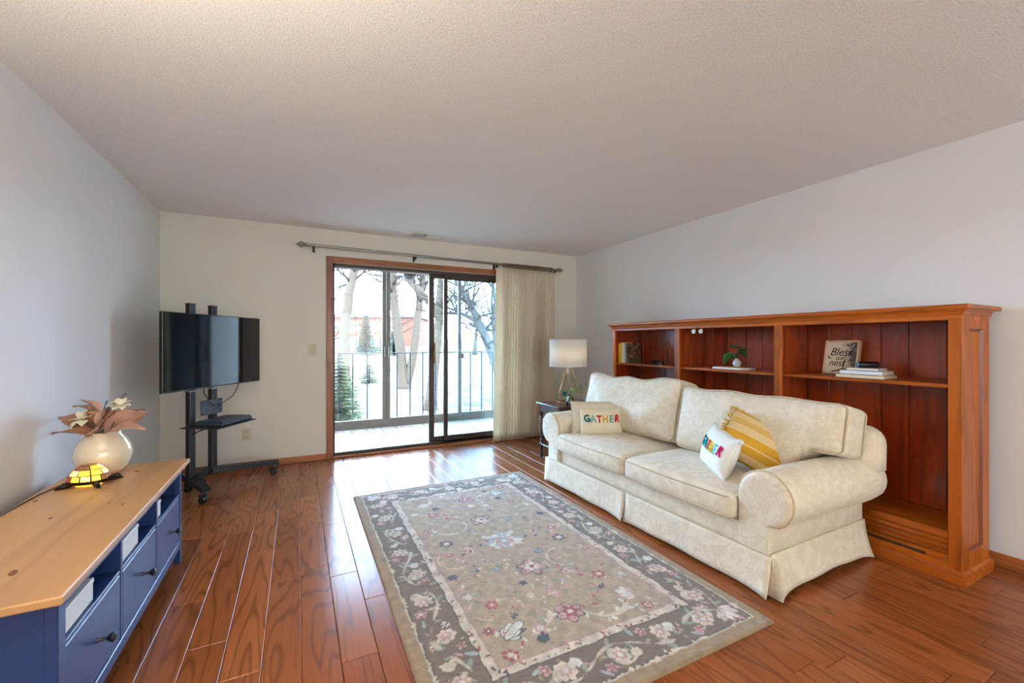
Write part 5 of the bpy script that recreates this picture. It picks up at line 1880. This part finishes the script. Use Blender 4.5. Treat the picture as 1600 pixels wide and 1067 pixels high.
# ---------------------------------------------------------------- end table, lamp and jar
def end_table():
    xa, xb, ya, yb, h = 2.29, 2.86, 3.53, 3.96, 0.60
    t = thing('end_table', ((xa + xb) / 2, (ya + yb) / 2, 0), 'dark mahogany end table with turned legs behind the far sofa arm', 'end table')
    build(bx(xa, xb, ya, yb, h - 0.02, h, 0.006), 'top', M['mahog'], t)
    i = 0.03
    for (a, b, c, d) in ((xa + i, xb - i, ya + i, ya + i + 0.018), (xa + i, xb - i, yb - i - 0.018, yb - i), (xa + i, xa + i + 0.018, ya + i, yb - i), (xb - i - 0.018, xb - i, ya + i, yb - i)):
        build(bx(a, b, c, d, h - 0.095, h - 0.02, 0.002), 'apron', M['mahog'], t)
    prof = [(0.008, 0), (0.011, 0.01), (0.014, 0.07), (0.017, 0.12), (0.012, 0.125), (0.018, 0.135), (0.018, 0.165), (0.012, 0.175), (0.017, 0.19), (0.011, 0.2), (0.013, 0.26), (0.019, 0.34), (0.014, 0.41), (0.011, 0.425), (0.02, 0.435), (0.012, 0.45), (0.02, 0.46), (0.02, 0.575)]
    for x in (xa + 0.045, xb - 0.045):
        for y in (ya + 0.045, yb - 0.045):
            build(MB().lathe(prof, (x, y, 0), 16), 'leg', M['mahog'], t, smooth=40)
    build(bx(xa + 0.03, xb - 0.03, ya + 0.03, yb - 0.03, 0.142, 0.158, 0.004), 'lower_shelf', M['mahog'], t)
    # lamp
    c = Vector((2.60, 3.80, h + 0.0005))
    l = thing('table_lamp', c, 'table lamp with white drum shade and gold wire cage on the end table', 'lamp')
    g = M['gold']
    n = 6
    rt, rm, rb = 0.020, 0.150, 0.125
    zt, zm, zb = 0.382, 0.110, 0.006
    top = [c + Vector((rt * math.cos(2 * PI * k / n + .3), rt * math.sin(2 * PI * k / n + .3), zt)) for k in range(n)]
    mid = [c + Vector((rm * math.cos(2 * PI * k / n + .3), rm * math.sin(2 * PI * k / n + .3), zm)) for k in range(n)]
    bot = [c + Vector((rb * math.cos(2 * PI * k / n + .3), rb * math.sin(2 * PI * k / n + .3), zb)) for k in range(n)]
    for k in range(n):
        build(MB().tube([top[k], mid[k], bot[k]], 0.0038, 8), 'wire', g, l)
    build(MB().tube(mid, 0.003, 6, closed=True), 'middle_ring', g, l)
    build(MB().tube(bot, 0.004, 6, closed=True), 'base_ring', g, l)
    build(MB().lathe([(0.01, 0.37), (0.028, 0.378), (0.028, 0.388), (0.012, 0.396), (0.012, 0.44)], c, 18), 'cap', g, l)
    build(MB().lathe([(0.012, 0.30), (0.016, 0.303), (0.016, 0.366), (0.013, 0.37)], c, 16), 'socket', M['white'], l)
    build(MB().tube([c + Vector((0, 0, 0.3)), c + Vector((0.02, 0.01, 0.16)), c + Vector((0.07, 0.06, 0.02)), c + Vector((0.13, 0.12, 0.004))], 0.0022, 6), 'cord', M['vaseglass'], l)
    nt = NT('linen_shade')
    v = nt.coords((1, 1, 1))
    col = nt.ramp(nt.noise(v, 240, 2), [(0.3, lin(232, 226, 218)), (0.7, lin(246, 242, 236))])
    di, ts, mx = nt.n('BsdfDiffuse'), nt.n('BsdfTranslucent'), nt.n('MixShader')
    nt.l(col, di.inputs[0])
    nt.l(col, ts.inputs[0])
    mx.inputs[0].default_value = 0.45
    nt.l(di.outputs[0], mx.inputs[1])
    nt.l(ts.outputs[0], mx.inputs[2])
    nt.l(mx.outputs[0], nt.out.inputs['Surface'])
    rs = 0.198
    sh = build(MB().lathe([(rs, 0.385), (rs, 0.670)], c, 48, cap=False), 'shade', nt.m, l, smooth=180, solid=0.002)
    for z in (0.386, 0.669):
        build(MB().tube([c + Vector((rs * math.cos(2 * PI * k / 40), rs * math.sin(2 * PI * k / 40), z)) for k in range(40)], 0.003, 6, closed=True), 'shade_ring', M['white'], sh)
    mb = MB()
    for k in range(3):
        a = 2 * PI * k / 3
        mb.tube([c + Vector((0.012 * math.cos(a), 0.012 * math.sin(a), 0.43)), c + Vector((rs * math.cos(a), rs * math.sin(a), 0.40))], 0.002, 5)
    build(mb, 'shade_spider', g, l)
    build(MB().lathe([(0.013, 0.44), (0.015, 0.46), (0.028, 0.49), (0.03, 0.515), (0.02, 0.54), (0.004, 0.546)], c, 16), 'bulb', emit('warm_bulb', (1.0, 0.82, 0.6, 1), 20.0), l, smooth=180)
    # glass jar with cuttings in front of the lamp
    j = Vector((2.50, 3.62, h + 0.0005))
    t = thing('glass_jar', j, 'small clear glass jar in front of the lamp cage', 'jar')
    build(MB().lathe([(0.02, 0), (0.036, 0.004), (0.042, 0.03), (0.038, 0.06), (0.02, 0.085), (0.018, 0.10), (0.022, 0.104)], j, 24, cap=False), 'body', M['vaseglass'], t, smooth=180, solid=0.003)
    t = thing('jar_plant', j + Vector((0, 0, 0.1)), 'green leafy sprigs growing out of the glass jar', 'plant')
    gm = simple('sprig_leaf', lin(118, 150, 60), 0.5, 0, 0.3, 30)
    tm = simple('teal_leaf', lin(18, 92, 84), 0.3, 0, 0.25, 20)
    R = Vector((0.893, -0.451, 0))
    b = j + Vector((0, 0, 0.1))
    rng = random.Random(6)
    for (a, z, m, w) in ((-.03, .03, gm, .02), (.0, .045, gm, .022), (.03, .05, gm, .02), (.02, .02, gm, .018), (.09, .06, gm, .016), (.12, .085, gm, .02), (.15, .095, gm, .02), (.13, .06, gm, .016), (.045, .065, gm, .016), (-.015, .06, gm, .018), (.16, .11, gm, .016)):
        e = b + R * a + Vector((0, rng.uniform(-.02, .02), z))
        d = Vector((rng.uniform(-1, 1), rng.uniform(-1, 1), rng.uniform(0, .8))).normalized()
        build(MB().tube([b - Vector((0, 0, .07)), b + R * a * .35 + Vector((0, 0, z * .5)), e], 0.0016, 5), 'stem', gm, t)
        build(leaf_mb(e, e + d * 0.035, w * 0.6, .15, .4, 5), 'leaf', m, t, smooth=180, solid=0.001)
    for k in range(5):
        a = 2 * PI * k / 5
        s = b + R * (-0.06) + Vector((0, 0, 0.0))
        build(leaf_mb(s, s + R * (0.036 * math.cos(a)) + Vector((0, -.015, 0.012 + 0.034 * math.sin(a))), .022, .25, .5, 5), 'leaf', tm, t, smooth=180, solid=0.001, label='teal leaf' if k == 0 else None)
    build(MB().tube([b - Vector((0, 0, .05)), b + R * (-0.03), b + R * (-0.06)], 0.002, 5), 'stem', tm, t)


# ---------------------------------------------------------------- curtain and rod
def curtain():
    YR_ = 4.80
    z0 = lambda x: 2.238 - 0.0095 * x
    t = thing('curtain_rod', (1.6, YR_, 2.2), 'long metal curtain rod with scrolled ball finials above the sliding door', 'curtain rod')
    rod = build(MB().tube([(0.09, YR_, z0(0.09)), (3.10, YR_, z0(3.1))], 0.0145, 14), 'rod', M['pewter'], t, smooth=60)
    for (x, s, m) in ((0.09, -1, M['pewter']), (3.10, 1, M['antique'])):
        z = z0(x)
        f = build(MB().lathe([(0.016, 0), (0.022, 0.006), (0.022, 0.014), (0.012, 0.02), (0.012, 0.024)] if s > 0 else [(0.012, -0.024), (0.012, -0.02), (0.022, -0.014), (0.022, -0.006), (0.016, 0)], (x, YR_, z), 16, axis='x'), 'finial', m, t)
        mb = MB()
        for k in range(6):
            a = 2 * PI * k / 6
            mb.tube([(x + s * (0.024 + 0.06 * i / 8), YR_ + 0.03 * math.sin(PI * i / 8) * math.cos(a + i * .1), z + 0.03 * math.sin(PI * i / 8) * math.sin(a + i * .1)) for i in range(9)], 0.0045, 6)
        build(mb, 'scroll_cage', m, f, smooth=180)
        build(MB().lathe([(0.006, 0.080 * s), (0.010, 0.088 * s), (0.007, 0.098 * s), (0.001, 0.108 * s)], (x, YR_, z), 12, axis='x'), 'tip', m, f, smooth=60)
    for x in (0.15, 1.2, 2.22, 3.07):
        z = z0(x)
        b = build(bx(x - 0.012, x + 0.012, YB - 0.012, YB, z - 0.055, z + 0.01, 0.002).box(x - 0.006, x + 0.006, YR_ - 0.004, YB - 0.01, z - 0.036, z - 0.026, 0.001).box(x - 0.007, x + 0.007, YR_ - 0.018, YR_ + 0.018, z - 0.046, z - 0.0145, 0.002), 'bracket', M['black'], t)
    c = thing('curtain', (2.6, YR_, 0), 'gathered cream drape hanging from rings at the right of the sliding door', 'curtain')
    nx, nz = 340, 26
    P = []
    for i in range(nz + 1):
        f = i / nz
        z = 2.168 + (0.012 - 2.168) * f
        row = []
        for j in range(nx + 1):
            s = j / nx
            xl, xr = 2.205 - 0.045 * f, 3.065 - 0.02 * f
            hem = 0.12
            if s < hem:
                q = s / hem
                x = xl + 0.115 * q
                y = YR_ - 0.005 + 0.010 * math.sin(q * PI * 2)
            else:
                q = (s - hem) / (1 - hem)
                ph = q * 2 * PI * 21 + 0.5 * math.sin(q * 23) + 0.6 * f * math.sin(q * 31 + 2)
                x = xl + 0.115 + (xr - xl - 0.115) * q + 0.006 * math.sin(2 * ph)
                am = (0.016 + 0.020 * smooth01(np.array(f * 3)).item()) * (0.75 + 0.35 * math.sin(q * 19 + 1))
                y = YR_ - 0.005 + am * math.sin(ph) + 0.008 * math.sin(q * 7 + 3 * f)
            row.append((x, y, z))
        P.append(row)
    build(MB().grid(P), 'drape', M['drape'], c, smooth=180, solid=0.003)
    for k in range(24):
        x = 2.315 + 0.0305 * k
        z = z0(x)
        ring = MB().tube([(x + 0.002 * math.sin(2 * PI * i / 20), YR_ + 0.027 * math.cos(2 * PI * i / 20), z - 0.006 + 0.027 * math.sin(2 * PI * i / 20)) for i in range(20)], 0.0050, 6, closed=True)
        build(ring, 'ring', M['antique'], c, smooth=180)


# ---------------------------------------------------------------- fittings
def fittings():
    x, z = 0.137, 1.166
    t = thing('light_switch', (x, YB, z), 'ivory double-rocker switch plate left of the sliding door', 'switch')
    build(bx(x - 0.037, x + 0.037, YB - 0.006, YB, z - 0.058, z + 0.058, 0.003), 'plate', M['ivory'], t)
    for dz in (0.024, -0.024):
        build(bx(x - 0.02, x + 0.02, YB - 0.0075, YB - 0.005, z + dz - 0.018, z + dz + 0.018, 0.001), 'rocker_frame', M['ivory'], t)
        build(bx(x - 0.006, x + 0.006, YB - 0.014, YB - 0.006, z + dz - 0.002, z + dz + 0.008, 0.002), 'toggle', M['ivory'], t)
    x, z = -0.45, 0.34
    t = thing('wall_outlet', (x, YB, z), 'ivory duplex outlet low on the wall under the television', 'outlet')
    build(bx(x - 0.037, x + 0.037, YB - 0.006, YB, z - 0.058, z + 0.058, 0.003), 'plate', M['ivory'], t)
    for dz in (0.024, -0.024):
        s = build(bx(x - 0.017, x + 0.017, YB - 0.009, YB - 0.005, z + dz - 0.015, z + dz + 0.015, 0.004), 'socket', M['ivory'], t)
        build(bx(x - 0.008, x - 0.005, YB - 0.0095, YB - 0.008, z + dz - 0.002, z + dz + 0.008).box(x + 0.005, x + 0.008, YB - 0.0095, YB - 0.008, z + dz - 0.002, z + dz + 0.008).box(x - 0.002, x + 0.002, YB - 0.0095, YB - 0.008, z + dz - 0.01, z + dz - 0.006), 'slot', M['slot'], s)
    build(MB().lathe([(0.003, 0), (0.003, 0.002)], (0, 0, 0), 8).xf(frame_M((x, YB - 0.006, z), (1, 0, 0), (0, 0, 1))), 'screw', M['pewter'], t)
    # ceiling register
    xa, xb, ya, yb = 1.12, 1.47, 4.57, 4.79
    t = thing('ceiling_vent', ((xa + xb) / 2, (ya + yb) / 2, HC - 0.012), 'white ceiling air register with slats above the sliding door', 'vent')
    w = 0.022
    for q in ((xa, xb, ya, ya + w), (xa, xb, yb - w, yb), (xa, xa + w, ya + w, yb - w), (xb - w, xb, ya + w, yb - w), ((xa + xb) / 2 - 0.008, (xa + xb) / 2 + 0.008, ya + w, yb - w)):
        build(bx(q[0], q[1], q[2], q[3], HC - 0.008, HC - 0.0005, 0.002), 'frame', M['white'], t)
    build(bx(xa + w, xb - w, ya + w, yb - w, HC - 0.0012, HC - 0.0005), 'backing', M['black'], t, smooth=0)
    for (a, b, tilt) in ((xa + w, (xa + xb) / 2 - 0.008, 1), ((xa + xb) / 2 + 0.008, xb - w, -1)):
        for k in range(9):
            y = ya + w + 0.012 + 0.0185 * k
            mb = MB().box(a + 0.001, b - 0.001, -0.0075, 0.0075, -0.0005, 0.0005)
            mb.xf(Matrix.Translation((0, y, HC - 0.006)) @ Matrix.Rotation(math.radians(62 if tilt > 0 else -30), 4, 'X'))
            build(mb, 'slat', M['white'], t, smooth=0)


sofa()
pillows()
bookcase()
shelf_things()
end_table()
curtain()
fittings()
